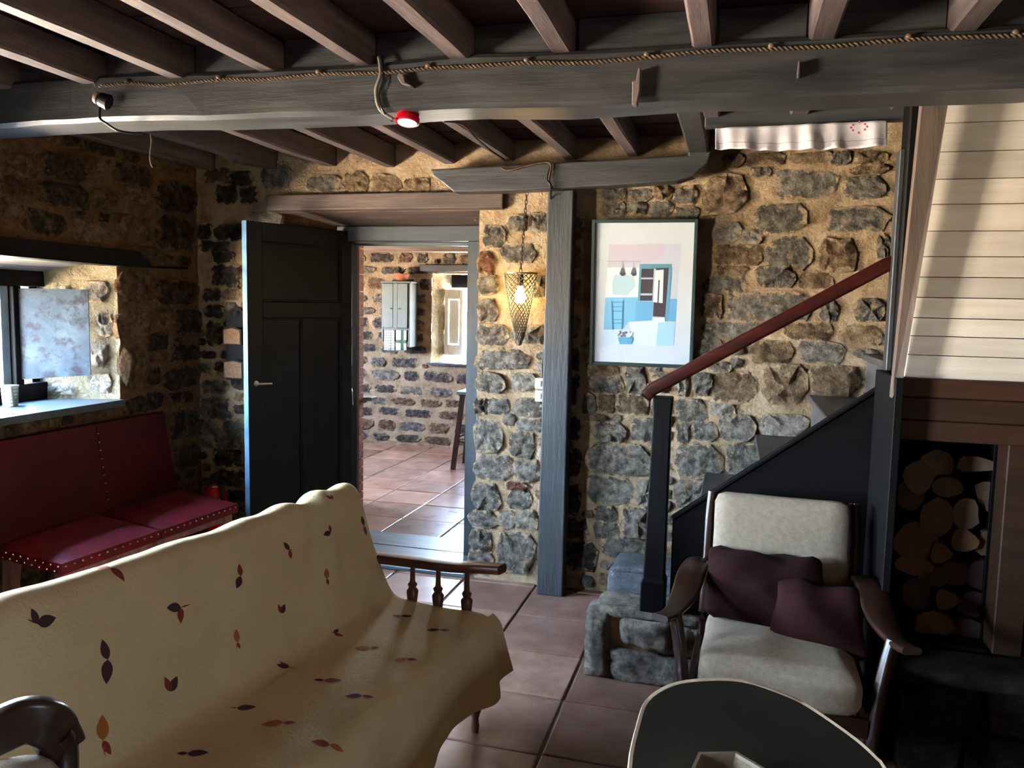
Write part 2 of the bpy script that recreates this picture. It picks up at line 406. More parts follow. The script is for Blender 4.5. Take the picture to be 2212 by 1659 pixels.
def wallgrid(name, m, parent, us, vs, hole, O, U, V, Nn, amp=.009, seed=0, freq=5):
    b = bmesh.new(); vv = {}
    def V_(i, j):
        if (i, j) not in vv:
            p = O+U*us[i]+V*vs[j]
            d = noise.noise(p*freq+Vector((seed, 0, 0)))*amp + noise.noise(p*freq*4)*amp*.5 + noise.noise(p*freq*9)*amp*.3
            vv[(i, j)] = b.verts.new(p+Nn*d)
        return vv[(i, j)]
    for i in range(len(us)-1):
        for j in range(len(vs)-1):
            if hole((us[i]+us[i+1])/2, (vs[j]+vs[j+1])/2): continue
            b.faces.new((V_(i, j), V_(i+1, j), V_(i+1, j+1), V_(i, j+1)))
    o = obj(name, b, m, parent, smooth=True); return o
def fr(a, b, n): return [a+(b-a)*i/n for i in range(n+1)]
def marks(*segs):
    out = []
    for a, b, st in segs:
        n = max(1, round((b-a)/st)); out += fr(a, b, n)[(1 if out else 0):]
    return out
VX, VY, VZ = Vector((1, 0, 0)), Vector((0, 1, 0)), Vector((0, 0, 1))

# back wall -----------------------------------------------------------------
DX0, DX1, DZ = -2.57, -1.355, 2.045
def hole_b(u, v): return DX0 < u < DX1 and v < DZ
wall_back = wallgrid('wall_back', mortar, None,
    marks((-3.6, -3.2, .2), (-3.2, DX0, .02), (DX0, DX1, .03), (DX1, .8, .018), (.8, 2.2, .2)),
    marks((-.02, DZ, .018), (DZ, 2.45, .02), (2.45, 3.6, .12)), hole_b, Vector((0, YW, 0)), VX, VZ, -VY, .010)
struct(wall_back, 'rubble stone back wall with pale mortar, pierced by the doorway')
back = [  # traced stones: pixel boxes and a tone
 (1045,488,1090,535,'g'),(1100,466,1138,498,'g'),(1142,462,1188,500,'l'),(1035,545,1066,592,'r'),(1080,530,1160,566,'g'),(1035,596,1075,636,'g'),
 (1152,600,1186,640,'g'),(1032,644,1076,694,'g'),(1030,702,1098,745,'g'),(1104,704,1180,740,'g'),(1030,756,1150,796,'g'),(1028,806,1092,847,'g'),
 (1108,806,1156,842,'l'),(1028,863,1050,892,'d'),(1055,862,1098,892,'g'),(1108,862,1176,898,'g'),(1024,905,1086,976,'g'),(1090,896,1112,916,'l'),  # the dark box is a recess, its shade put into stone colour
 (1118,908,1172,928,'g'),(1100,934,1156,990,'g'),(1022,984,1108,1034,'g'),(1111,994,1166,1038,'l'),(1095,1043,1138,1056,'r'),(1018,1044,1084,1100,'g'),
 (1096,1060,1150,1098,'g'),(1014,1106,1074,1136,'g'),(1079,1104,1110,1140,'l'),(1114,1104,1160,1140,'l'),(1014,1148,1062,1186,'g'),(1070,1150,1160,1236,'g'),(1012,1190,1064,1240,'g'),
 (1262,784,1332,812,'b'),(1275,815,1346,848,'g'),(1350,792,1396,850,'g'),(1262,852,1284,892,'g'),(1292,852,1328,890,'b'),(1332,852,1400,892,'b'),(1282,914,1356,952,'g'),
 (1362,904,1424,952,'g'),(1262,960,1416,1024,'g'),(1262,1030,1368,1086,'g'),(1374,1036,1418,1092,'l'),(1286,1094,1330,1124,'g'),(1284,1128,1334,1160,'g'),(1342,1098,1412,1158,'g'),
 (1222,1170,1290,1230,'d'),(1296,1164,1400,1200,'g'),(1222,470,1262,520,'b'),(1214,530,1256,580,'b'),(1214,600,1256,650,'b'),(1214,680,1252,730,'b'),(1212,750,1252,800,'d'),(1212,810,1250,870,'d'),
 (1210,900,1255,950,'d'),(1210,970,1255,1030,'d'),(1208,1045,1255,1110,'d'),(1208,1120,1270,1160,'d'),  # dark tones right of the post put its shadow into the stones
 (1300,408,1352,432,'l'),(1358,410,1408,434,'g'),(1412,402,1452,430,'b'),(1456,404,1506,440,'g'),(1300,438,1350,466,'l'),(1356,438,1396,462,'g'),(1402,436,1452,470,'l'),(1458,448,1508,474,'g'),
 (1560,334,1604,362,'b'),(1610,330,1694,358,'b'),(1700,330,1792,354,'b'),(1797,330,1834,354,'g'),(1845,330,1915,354,'b'),(1622,363,1664,380,'g'),(1668,366,1812,432,'g'),
 (1820,380,1916,430,'g'),(1840,358,1920,376,'b'),(1514,374,1616,466,'b'),(1624,438,1742,506,'g'),(1784,450,1920,500,'g'),(1540,478,1598,526,'l'),(1602,500,1642,526,'l'),
 (1652,510,1752,586,'g'),(1764,516,1852,586,'b'),(1896,508,1920,560,'g'),(1534,530,1650,572,'b'),(1546,575,1612,594,'b'),(1628,576,1722,620,'g'),(1724,590,1800,622,'b'),
 (1520,598,1612,630,'g'),(1562,634,1762,692,'g'),(1514,638,1558,686,'b'),(1846,644,1906,696,'g'),(1772,650,1808,694,'g'),(1504,694,1644,730,'g'),(1690,700,1796,732,'b'),(1808,704,1902,742,'b'),
 (1500,734,1560,764,'l'),(1616,736,1718,786,'b'),(1722,738,1826,784,'g'),(1538,784,1576,802,'g'),(1534,806,1640,868,'b'),(1644,786,1746,872,'b'),(1748,788,1862,862,'b'),
 (1462,800,1486,852,'l'),(1498,806,1538,854,'g'),(1460,864,1528,908,'g'),(1534,874,1586,896,'l'),(1464,914,1492,956,'g'),(1496,910,1548,952,'g'),(1552,896,1632,952,'g'),
 (1634,898,1752,940,'l'),(1456,962,1562,1030,'g'),(1566,956,1642,1032,'g'),(1456,1036,1530,1096,'g'),
 (467,398,515,441,'d'),(503,370,545,402,'d'),(521,404,557,440,'d'),(443,365,499,396,'r'),(430,485,458,516,'d'),(463,485,533,520,'d'),(431,522,499,544,'d'),(564,350,628,409,'g'),
 (665,380,736,414,'g'),(742,372,796,414,'b'),(801,380,868,414,'b'),(872,386,930,416,'b'),(458,572,524,620,'d'),(440,623,479,650,'d'),(484,625,515,647,'b'),(446,660,486,686,'d'),(448,692,482,748,'d'),(437,823,493,848,'g'),
 (431,858,503,904,'g'),(431,907,473,938,'g'),(485,908,526,938,'g'),(431,943,459,966,'g'),(463,941,526,967,'g'),(458,970,530,1004,'d'),(470,1016,530,1048,'d'),(540,458,612,488,'l'),(462,545,505,566,'d'),
]
TONE = {'g': S_GREY, 'd': S_DARK, 'b': S_BROWN, 'l': S_LIGHT, 'r': S_RED}
occ = Occ()
for (a_, b_, c_, d_, t) in back:
    p0 = onY(a_, d_, YW); p1 = onY(c_, b_, YW)
    q = (p0.x, p0.z, p1.x, p1.z); occ.add(*q)
    place_stone(wall_back, Vector((0, YW, 0)), VX, VZ, -VY, q[0]-.014, q[1]-.010, q[2]+.014, q[3]+.010, TONE[t], RND.uniform(.012, .034))
def pick_back(u, v):
    if u < -2.5: return RND.choice([S_DARK, S_DARK, S_GREY, S_BROWN])
    return RND.choice([S_GREY, S_GREY, S_LIGHT, S_BROWN])
okb = lambda a, b, c, d: not (c > DX0-.01 and a < DX1+.01 and b < 2.15)
fill(occ, wall_back, Vector((0, YW, 0)), VX, VZ, -VY, -3.12, .75, .02, 2.42, pick_back, (.09, .22), (.05, .10), .012, ok=okb, proud=(.01, .028), limit=175)

# left wall ------------------------------------------------------------------
W1 = (1.7, 3.58, 1.0, 1.72); W2 = (-.45, .75, .7, 1.7)
def hole_l(u, v): return (W1[0] < u < W1[1] and W1[2] < v < W1[3]) or (W2[0] < u < W2[1] and W2[2] < v < W2[3])
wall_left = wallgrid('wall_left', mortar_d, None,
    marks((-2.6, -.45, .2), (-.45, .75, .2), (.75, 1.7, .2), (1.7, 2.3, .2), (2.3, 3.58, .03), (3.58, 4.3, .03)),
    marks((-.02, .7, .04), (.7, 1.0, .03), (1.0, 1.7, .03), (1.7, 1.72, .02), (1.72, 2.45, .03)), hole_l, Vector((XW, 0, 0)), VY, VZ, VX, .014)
struct(wall_left, 'dark rubble stone left wall around the shuttered window')
left = [(253,580,328,656,'b'),(332,606,427,657,'d'),(253,668,324,728,'b'),(376,662,428,724,'d'),(337,668,369,712,'b'),(312,722,360,756,'d'),(370,746,430,778,'d'),(259,738,308,844,'b'),
 (350,794,428,838,'d'),(262,855,358,888,'d'),(366,888,426,946,'d'),(48,458,144,505,'d'),(148,476,234,522,'b'),(80,397,191,446,'d'),(194,413,250,452,'b'),(239,466,328,520,'b'),(246,360,326,398,'d'),
 (0,428,50,476,'b'),(292,535,340,562,'b'),(334,470,420,540,'d'),(336,395,424,460,'d'),(0,330,80,380,'b'),(90,335,180,388,'d'),(0,384,70,420,'r'),(372,960,428,1010,'d')]
occ = Occ()
for (a_, b_, c_, d_, t) in left:
    p0 = onX(a_, (b_+d_)/2, XW); p1 = onX(c_, (b_+d_)/2, XW); z1 = onX((a_+c_)/2, b_, XW).z; z0 = onX((a_+c_)/2, d_, XW).z
    q = (p0.y, z0, p1.y, z1); occ.add(*q)
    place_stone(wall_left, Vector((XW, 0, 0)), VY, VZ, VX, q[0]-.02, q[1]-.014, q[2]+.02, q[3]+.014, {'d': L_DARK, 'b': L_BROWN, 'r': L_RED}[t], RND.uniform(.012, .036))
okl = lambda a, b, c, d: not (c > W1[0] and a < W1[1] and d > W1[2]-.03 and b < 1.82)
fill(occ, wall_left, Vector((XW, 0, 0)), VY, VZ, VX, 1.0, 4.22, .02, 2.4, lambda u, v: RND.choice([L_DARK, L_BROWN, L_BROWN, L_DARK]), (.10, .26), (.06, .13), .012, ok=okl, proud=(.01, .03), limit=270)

# window reveal with its stones
def quadgrid(name, m, parent, a, b, c, d, n1, n2, amp=.008, nrm=None):
    bm = bmesh.new(); a, b, c, d = map(Vector, (a, b, c, d)); nn = nrm or (b-a).cross(d-a).normalized(); V_ = []
    for i in range(n1+1):
        row = []
        for j in range(n2+1):
            s, t = i/n1, j/n2; p = (a*(1-s)+b*s)*(1-t)+(d*(1-s)+c*s)*t
            e_ = 0 if i in (0, n1) else 1
            row.append(bm.verts.new(p+nn*noise.noise(p*9)*amp*e_))
        V_.append(row)
    for i in range(n1):
        for j in range(n2): bm.faces.new((V_[i][j], V_[i+1][j], V_[i+1][j+1], V_[i][j+1]))
    return obj(name, bm, m, parent, smooth=True)
XO = -3.52
LIME = mat('limewashed_plaster', ['6e6250', 'a09276', 'bcae92'], .95, 7, bump=1, bscale=26, bdist=.07, spec=.1)
quadgrid('reveal', LIME, wall_left, (XW, 3.58, .96), (XO, 3.43, .96), (XO, 3.43, 1.72), (XW, 3.58, 1.74), 10, 16, .012)
quadgrid('reveal', LIME, wall_left, (XO, 1.78, .96), (XW, 1.7, .96), (XW, 1.7, 1.74), (XO, 1.78, 1.72), 8, 12)
rvU = (Vector((XO, 3.43, 0))-Vector((XW, 3.58, 0))).normalized(); rvN = VZ.cross(rvU).normalized()
if rvN.y > 0: rvN = -rvN
for q in [(.03, 1.50, .19, 1.63), (.22, 1.49, .34, 1.6), (.02, 1.33, .12, 1.46), (.05, 1.17, .15, 1.3), (.2, 1.02, .37, 1.09), (.03, 1.03, .16, 1.14)]:
    place_stone(wall_left, Vector((XW, 3.58, 0)), rvU, VZ, rvN, *q, S_LIGHT, .014)
# openings of the side window (beyond the photograph's left edge)
y0, y1, z0, z1 = W2
for a_, b_, c_, d_ in (((XW, y0, z0), (XO, y0, z0), (XO, y0, z1), (XW, y0, z1)), ((XW, y1, z0), (XO, y1, z0), (XO, y1, z1), (XW, y1, z1)),
                       ((XW, y0, z0), (XO, y0, z0), (XO, y1, z0), (XW, y1, z0)), ((XW, y0, z1), (XO, y0, z1), (XO, y1, z1), (XW, y1, z1))):
    quadgrid('reveal', LIME, wall_left, a_, b_, c_, d_, 2, 2, 0)

# door reveals, room behind the camera, kitchen shell ------------------------
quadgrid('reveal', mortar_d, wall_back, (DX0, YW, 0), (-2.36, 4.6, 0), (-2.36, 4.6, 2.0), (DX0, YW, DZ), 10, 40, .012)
quadgrid('reveal', mortar, wall_back, (DX1, YW, 0), (-1.42, 4.6, 0), (-1.42, 4.6, 2.0), (DX1, YW, DZ), 8, 40, .006)
ru = (Vector((-2.36, 4.6, 0))-Vector((DX0, YW, 0))).normalized(); rn = Vector((ru.y, -ru.x, 0))
for k in range(17):
    z = .05+k*.115
    place_stone(wall_back, Vector((DX0, YW, 0)), ru, VZ, rn, .03, z, .19+RND.uniform(-.03, .03), z+.09, RND.choice([S_DARK, S_BROWN]), .014)
    place_stone(wall_back, Vector((DX0, YW, 0)), ru, VZ, rn, .22, z, .38, z+.09, RND.choice([S_DARK, S_BROWN]), .014)
PLAIN = mat('plain_plaster', ['4a3d30', '5c4d3d'], .9, 6, bump=.3)
bmr = bm_box(2.2, 2.3, -2.6, -.87, -.02, 3.6, 0); bm_box(2.2, 2.3, -.53, 4.4, -.02, 3.6, 0, bm=bmr); bm_box(2.2, 2.3, -.87, -.53, -.02, 1.18, 0, bm=bmr); bm_box(2.2, 2.3, -.87, -.53, 1.52, 3.6, 0, bm=bmr)
wr = struct(obj('wall_right', bmr, PLAIN))
wn = struct(obj('wall_near', bm_box(-3.6, 2.3, -2.7, -2.6, -.02, 2.5, 0), PLAIN))
# kitchen
KWX0, KWX1, KWZ0, KWZ1 = -3.08, -2.2, .9, 1.84
hole_k = lambda u, v: KWX0 < u < KWX1 and KWZ0 < v < KWZ1
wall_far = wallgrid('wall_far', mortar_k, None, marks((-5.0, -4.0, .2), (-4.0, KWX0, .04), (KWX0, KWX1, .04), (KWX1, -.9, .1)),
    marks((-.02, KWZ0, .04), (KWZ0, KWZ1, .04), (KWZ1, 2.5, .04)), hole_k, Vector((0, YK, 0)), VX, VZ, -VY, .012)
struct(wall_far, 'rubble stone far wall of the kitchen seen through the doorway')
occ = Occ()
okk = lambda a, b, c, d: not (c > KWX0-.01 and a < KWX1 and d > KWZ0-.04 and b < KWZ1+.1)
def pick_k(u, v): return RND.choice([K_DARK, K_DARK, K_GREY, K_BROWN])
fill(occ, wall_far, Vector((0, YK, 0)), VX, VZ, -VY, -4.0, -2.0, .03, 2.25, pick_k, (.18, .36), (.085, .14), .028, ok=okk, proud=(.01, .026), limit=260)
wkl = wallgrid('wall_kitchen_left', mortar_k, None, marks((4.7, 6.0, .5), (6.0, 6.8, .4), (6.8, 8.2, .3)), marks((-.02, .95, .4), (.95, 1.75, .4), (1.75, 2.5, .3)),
    lambda u, v: 6.0 < u < 6.8 and .95 < v < 1.75, Vector((-4.85, 0, 0)), VY, VZ, VX, 0)
struct(wkl)
struct(obj('wall_kitchen_right', bm_box(-1.0, -.9, 4.7, 8.6, -.02, 2.5, 0), PLAIN))
bmk = bm_box(-5.0, -2.36, 4.75, 4.85, -.02, 2.5, 0); bm_box(-1.42, -.9, 4.75, 4.85, -.02, 2.5, 0, bm=bmk); bm_box(-2.4, -1.4, 4.75, 4.85, 2.02, 2.5, 0, bm=bmk)
bm_box(-2.6, -2.36, 4.6, 4.76, -.02, 2.05, 0, bm=bmk); bm_box(-1.42, -1.2, 4.6, 4.76, -.02, 2.05, 0, bm=bmk)
struct(obj('wall_kitchen_front', bmk, PLAIN))
for a_, b_, c_, d_ in (((KWX0, YK, KWZ0), (KWX0+.12, 8.42, KWZ0), (KWX0+.12, 8.42, KWZ1), (KWX0, YK, KWZ1)), ((KWX1, YK, KWZ0), (KWX1, 8.42, KWZ0), (KWX1, 8.42, KWZ1), (KWX1, YK, KWZ1)),
                       ((KWX0, YK, KWZ1), (KWX0, 8.42, KWZ1), (KWX1, 8.42, KWZ1), (KWX1, YK, KWZ1)), ((KWX0, YK, KWZ0), (KWX0, 8.42, KWZ0), (KWX1, 8.42, KWZ0), (KWX1, YK, KWZ0))):
    quadgrid('reveal', LIME, wall_far, a_, b_, c_, d_, 6, 12, .01)
struct(obj('ceiling_kitchen', bm_box(-5.0, -.8, 4.55, 8.6, 2.34, 2.4, 0), mat('kitchen_ceiling', ['b5a893', 'c8bda9'], .9, 5, bump=.2)))

# ------------------------------------------------------------------ floor of terracotta tiles
floor = obj('floor', bm_box(-5.0, 2.3, -2.7, 8.6, -.05, -.006, 0), GROUT); struct(floor, 'terracotta tiled floor running on into the kitchen')
TM = []
for i in range(6):
    TM.append([])
    for t in TILES:
        b = bm_box(-.199, .199, -.196, .196, -.02, 0, .006, 2)
        for v in b.verts:
            v.co.z += noise.noise(v.co*6+Vector((i*9, 0, 0)))*.001
        me = bpy.data.meshes.new('tile'); b.to_mesh(me); b.free(); me.materials.append(t); TM[-1].append(me)
def tiles(xs, ys, ok):
    for x in xs:
        for y in ys:
            if not ok(x, y): continue
            o = bpy.data.objects.new('tile', RND.choice(RND.choice(TM))); COL.objects.link(o)
            o.location = (x, y, RND.uniform(-.0015, .0015)); o.rotation_euler = (RND.uniform(-.003, .003), RND.uniform(-.003, .003), RND.uniform(-.004, .004)); o.parent = floor
XS = [-.58+.41*(k+.5) for k in range(-11, 7)]
tiles([x for x in XS if -3.4 < x < 2.2], [3.0+.4*(k+.5) for k in range(-6, 4)], lambda x, y: y < 4.45)
tiles([x for x in XS if -4.9 < x < -1.0], [4.885+.4*(k+.5) for k in range(0, 8)], lambda x, y: True)
struct(obj('floor_near', bm_box(-3.5, 2.3, -2.6, .6, -.01, -.001, 0), TILES[0]))

# ------------------------------------------------------------------ ceiling: boards and joists
ceiling = sgroup('ceiling', 'dark board ceiling carried by rough joists')
cb = bm_box(-3.4, 2.3, -2.7, 3.36, 2.47, 2.5, 0); bm_box(-3.4, -.12, 3.3, 4.6, 2.47, 2.5, 0, bm=cb)
# stairwell shaft above the opening
bm_box(-.14, -.12, 3.36, 4.3, 2.47, 3.6, 0, bm=cb); bm_box(-.14, 2.3, 3.34, 3.36, 2.47, 3.6, 0, bm=cb); bm_box(-.14, 2.3, 3.34, 4.4, 3.58, 3.62, 0, bm=cb)
obj('ceiling_deck', cb, W_BLACK['x'], ceiling)
y = -2.5; k = 0
while y < 4.26:
    w_ = RND.uniform(.17, .23)
    x1 = 2.25 if y+w_ < 3.36 else -.14
    xc = RND.uniform(-2, .5)
    for s0, s1 in ((-3.3, xc-.002), (xc+.002, x1)) if x1 > 0 else ((-3.3, x1),):
        box('ceiling_board', W_CEIL['x'], ceiling, s0, s1, y+.004, y+w_-.004, 2.405+RND.uniform(0, .008), 2.44, .003)
    y += w_; k += 1
JX = [-3.03, -2.62, -2.245, -1.875, -1.53, -1.195, -.86, -.53, -.12, .2, .555, .92, 1.28, 1.64, 2.0]
for i, x in enumerate(JX):
    wdt = RND.uniform(.062, .074)/2; z0 = 2.295+RND.uniform(-.008, .008)
    yend = 4.3 if x < -.2 else 3.36
    if i == 7: x = -.535
    hewn('joist', W_JOIST['y'], ceiling, x-wdt, x+wdt, -.8, yend, z0, 2.41, .008, .16, .008, i, 1.6)
# the second row behind the big beam is a little offset, as in the photograph
for i in range(len(JX)-1):
    x0, x1 = JX[i]+.036, JX[i+1]-.036
    hewn('infill_block', W_BEAM['x'], ceiling, x0, x1, 2.5, 2.55, 2.29, 2.41, .003, .2, .004, i+40)

# ------------------------------------------------------------------ main beams and posts
def bow(co): return Vector((0, 0, .018*math.exp(-((co.x+2.6)/.9)**2) - .0 + (.012*noise.noise(Vector((co.x*1.7, 3, 1))))))
mb = hewn('ceiling_beam', W_BEAM['x'], None, -3.3, 2.25, 2.46, 2.645, 2.145, 2.305, .010, .1, .014, 3, 2.2, bow)
tag(mb, 'long thick dark grey beam crossing the whole ceiling under the joists', 'beam')
# header beam over the post, its right end turned up under the trimmer joist
P = [(-1.57, 2.238), (-1.555, 2.20), (-1.50, 2.165), (-1.44, 2.118), (-1.1, 2.120), (-.8, 2.130), (-.5, 2.142), (-.30, 2.152), (-.22, 2.175), (-.155, 2.235), (-.14, 2.30), (-.14, 2.41), (-.245, 2.41), (-.25, 2.275), (-.6, 2.262), (-1.1, 2.25)]
b = bm_prism(P, lambda u, v, d: Vector((u, d, v)), 4.06, 4.17)
hb = obj('header_beam', b, W_BEAM['x']); bmh = hb.modifiers.new('b', 'BEVEL'); bmh.width = .008; bmh.segments = 2
tag(hb, 'shorter dark beam resting on the post, with chamfered left end and upturned right end', 'beam')
tj = hewn('trimmer_joist', W_BEAM['y'], None, -.25, -.15, 2.64, 4.25, 2.285, 2.41, .006, .14, .01, 12)
tag(tj, 'wide dark joist beside the stair opening, left of the white valance', 'beam')
tr = hewn('stair_trimmer', W_BEAM['x'], None, -.15, 2.2, 3.36, 3.41, 2.255, 2.41, .004, .14, .006, 14)
tag(tr, 'dark trimmer board along the stair opening above the white valance', 'beam')
post = hexa('wooden_post', W_POST, None,
    [(-.955+.0, 4.10, 0), (-.815, 4.10, 0), (-.815, 4.215, 0), (-.955, 4.215, 0)],
    [(-.945, 4.10, 2.125), (-.812, 4.10, 2.125), (-.812, 4.2, 2.125), (-.945, 4.2, 2.125)])
for v in post.data.vertices: pass
m_ = post.modifiers.new('b', 'BEVEL'); m_.width = .006; m_.segments = 2
tag(post, 'blue-grey square timber post between the lamp and the picture', 'post')
# lintel over the doorway
ln = thing('door_lintel', 'thick worn brown timber lintel spanning above the doorway', 'lintel', (-1.9, 4.3, 2.05))
b = bmesh.new()
pts = [(4.205, 2.052), (4.205, 2.14), (4.66, 2.14), (4.66, 1.985)]
b = bm_prism(pts, lambda u, v, d: Vector((d, u, v)), -2.63, -1.215)
for v in b.verts: v.co += noise.noise_vector(v.co*2)*.006
o = obj('lintel_timber', b, W_LINTEL, ln); q = o.modifiers.new('b', 'BEVEL'); q.width = .007; q.segments = 2
obj('nail', bm_lathe([(0, 0), (.006, 0), (.006, .006), (0, .01)], (-1.41, 4.44, 2.01), 'z', 8), STEEL, ln)
obj('nail', bm_lathe([(0, 0), (.006, 0), (.006, .006), (0, .01)], (-1.44, 4.44, 2.01), 'z', 8), STEEL, ln)
# window lintel on the left wall
wl = thing('window_lintel', 'dark rough timber lintel over the window left of the doorway', 'lintel', (-3.2, 3.1, 1.75))
b = bm_prism([(1.5, 1.735), (1.5, 1.81), (3.70, 1.785), (3.80, 1.71), (4.1, 1.722), (4.1, 1.707), (3.6, 1.70)], lambda u, v, d: Vector((d, u, v)), -3.2, -3.085)
obj('front_timber', b, W_BLACK['y'], wl)
for i in range(3):
    xa, xb = XO+.13*i, XO+.13*i+.127
    za, zb = 1.655+.027*i, 1.655+.027*(i+1)
    hexa('soffit_board', W_LINY, wl, [(xa, 1.6, za), (xb, 1.6, zb), (xb, 1.6, zb+.03), (xa, 1.6, za+.03)], [(xa, 3.6, za), (xb, 3.6, zb), (xb, 3.6, zb+.03), (xa, 3.6, za+.03)])

# ------------------------------------------------------------------ windows
GL = glass('window_glass')
def sash(parent, axis, c, a0, a1, z0, z1, m, bars=(1, 2), t=.045, w=.045):
    """frame in the plane axis=c between a0..a1"""
    def B(n, u0, u1, v0, v1, d=t):
        if axis == 'x': return box(n, m, parent, c, c+d, u0, u1, v0, v1)
        return box(n, m, parent, u0, u1, c, c+d, v0, v1)
    B('window_frame', a0, a0+w, z0, z1); B('window_frame', a1-w, a1, z0, z1); B('window_frame', a0+w, a1-w, z0, z0+w); B('window_frame', a0+w, a1-w, z1-w, z1)
    for i in range(1, bars[0]+1):
        u = a0+(a1-a0)*i/(bars[0]+1); B('glazing_bar', u-.012, u+.012, z0+w, z1-w, .03)
    for i in range(1, bars[1]+1):
        v = z0+(z1-z0)*i/(bars[1]+1); B('glazing_bar', a0+w, a1-w, v-.008, v+.008, .03)
    if axis == 'x': box('pane', GL, parent, c+.018, c+.022, a0+w, a1-w, z0+w, z1-w, 0)
    else: box('pane', GL, parent, a0+w, a1-w, c+.018, c+.022, z0+w, z1-w, 0)
SH_ = mat('casement_paint', ['6d7c86', '8897a1'], .5, 12, bump=.1)
win1 = sgroup('window_1', 'small window left of the doorway with one shutter swung inwards')
sash(win1, 'x', XO-.03, 1.75, 3.44, 1.03, 1.66, W_BLACK['z'], (1, 0), w=.05)
box('window_frame', W_BLACK['y'], win1, XO-.02, XO+.05, 1.74, 3.46, 1.585, 1.665, .004)
box('window_frame', W_BLACK['y'], win1, XO-.02, XO+.05, 1.74, 3.46, 1.0, 1.09, .004)
box('casement_edge', SH_, win1, XO-.005, XO+.03, 3.20, 3.25, 1.09, 1.585, .003)
box('window_jamb', W_BLACK['z'], win1, XO+.0, XO+.06, 3.25, 3.30, 1.09, 1.585, .003)
hexa('sill_board', W_FRAMEX, win1, [(XO, 1.7, .965), (XW+.035, 1.7, .965), (XW+.035, 3.575, .965), (XO, 3.5, .965)], [(XO, 1.7, 1.0), (XW+.035, 1.7, 1.0), (XW+.035, 3.575, 1.0), (XO, 3.5, 1.0)])
SH = mat('shutter_paint', ['1b2329', '2c373f', '414c53'], .4, 9, bump=.2, spots=(15, .50, '1c1b21'), contrast=.3)
a_ = Vector((-3.47, 3.275, 0)); b_ = Vector((-3.20, 3.455, 0)); dd = (b_-a_).normalized(); nn = Vector((-dd.y, dd.x, 0))*.022
sh = hexa('shutter', SH, win1, [a_+VZ*1.115, b_+VZ*1.135, b_+nn+VZ*1.135, a_+nn+VZ*1.115], [a_+VZ*1.575, b_+VZ*1.575, b_+nn+VZ*1.575, a_+nn+VZ*1.575])
sh['label'] = 'blue-grey mottled shutter panel'
for z in (1.2, 1.48): obj('hinge', bm_lathe([(0, -.025), (.007, -.025), (.007, .025), (0, .025)], (a_.x, a_.y-.005, z), 'z', 8), BLACK, win1)
win2 = sgroup('window_2', 'larger side window beyond the left edge of the photograph')
sash(win2, 'x', XO-.03, W2[0], W2[1], W2[2], W2[3], W_BLACK['z'], (1, 1))
fill_win = sgroup('fill_window', 'small unseen window added on the right wall to light the sofa front')
sash(fill_win, 'x', 2.25, -.87, -.53, 1.18, 1.52, W_BLACK['z'], (1, 1), w=.02)  # unseen opening, added to brighten the sofa from the front
win3 = sgroup('window_3', 'kitchen window with white shutter')
sash(win3, 'y', 8.40, KWX0+.1, KWX1+.03, .94, 1.8, WHITE, (2, 1), w=.04)
box('sill_board', SH, win3, KWX0-.03, KWX1-.1, 7.99, 8.42, .88, .905, .004)
box('window_head', W_BLACK['x'], win3, KWX0+.12, KWX1+.03, 8.32, 8.4, 1.70, 1.84, .004)
sx0, sx1 = -3.005, -2.80
for n_, q in (('shutter_stile', (sx0, sx0+.04, .98, 1.68)), ('shutter_stile', (sx1-.04, sx1, .98, 1.68)), ('shutter_rail', (sx0+.04, sx1-.04, .98, 1.09)), ('shutter_rail', (sx0+.04, sx1-.04, 1.58, 1.68))):
    box(n_, WHITE, win3, q[0], q[1], 8.24, 8.27, q[2], q[3], .003)
box('shutter_panel', WHITE, win3, sx0+.048, sx1-.048, 8.25, 8.262, 1.1, 1.57, .004)
kl = hewn('window_lintel', W_BEAM['x'], None, -3.2, -2.1, 7.99, 8.1, 1.86, 1.93, .004, .1, .006, 8)
tag(kl, 'dark timber lintel over the small kitchen window', 'lintel')
win4 = sgroup('window_4', 'kitchen side window hidden by the wall')
sash(win4, 'x', -4.9, 6.0, 6.8, .95, 1.75, WHITE, (1, 1), w=.03)

# ------------------------------------------------------------------ door frame, leaf, threshold
df = sgroup('trim_1', 'grey painted door frame set deep in the wall')
box('head', W_FRAMEX, df, -2.37, -1.44, 4.56, 4.66, 1.905, 1.995, .004)
box('jamb', W_BLACK['z'], df, -2.37, -2.29, 4.58, 4.68, 0, 1.905, .004)
box('jamb', W_FRAME, df, -1.525, -1.44, 4.56, 4.68, 0, 1.905, .004)
box('stop_strip', W_THR, df, -2.29, -1.525, 4.67, 4.69, 1.885, 1.905, .002)
th = sgroup('trim_2', 'worn blue-grey timber threshold boards in the doorway')
for i, (q0, q1) in enumerate(((4.22, 4.40), (4.405, 4.60), (4.605, 4.87))):
    hewn('threshold_board', W_THR, th, -2.42+.04*i, -1.40, q0, q1, 0, .018, .002, .1, .004, i)
door = thing('door_1', 'black-green panelled door leaf standing open against the left of the doorway', 'door', (-2.30, 4.6, 0)); door['kind'] = 'structure'
del door['category']
HP = Vector((-2.30, 4.60, 0)); FP = Vector((-2.578, 3.905, 0)); du = (FP-HP).normalized(); dn = Vector((-du.y, du.x, 0))
if dn.x < 0: dn = -dn
LW = (FP-HP).length
DM = Matrix((du, dn, VZ)).transposed().to_4x4(); DM.translation = HP
def dbox(n, u0, u1, z0, z1, t0=-.02, t1=.02, m=W_DOOR, bev=.003): return box(n, m, door, u0, u1, t0, t1, z0, z1, bev, mtx=DM)
dbox('stile', 0, .085, .02, 1.965); dbox('stile', LW-.095, LW, .02, 1.965)
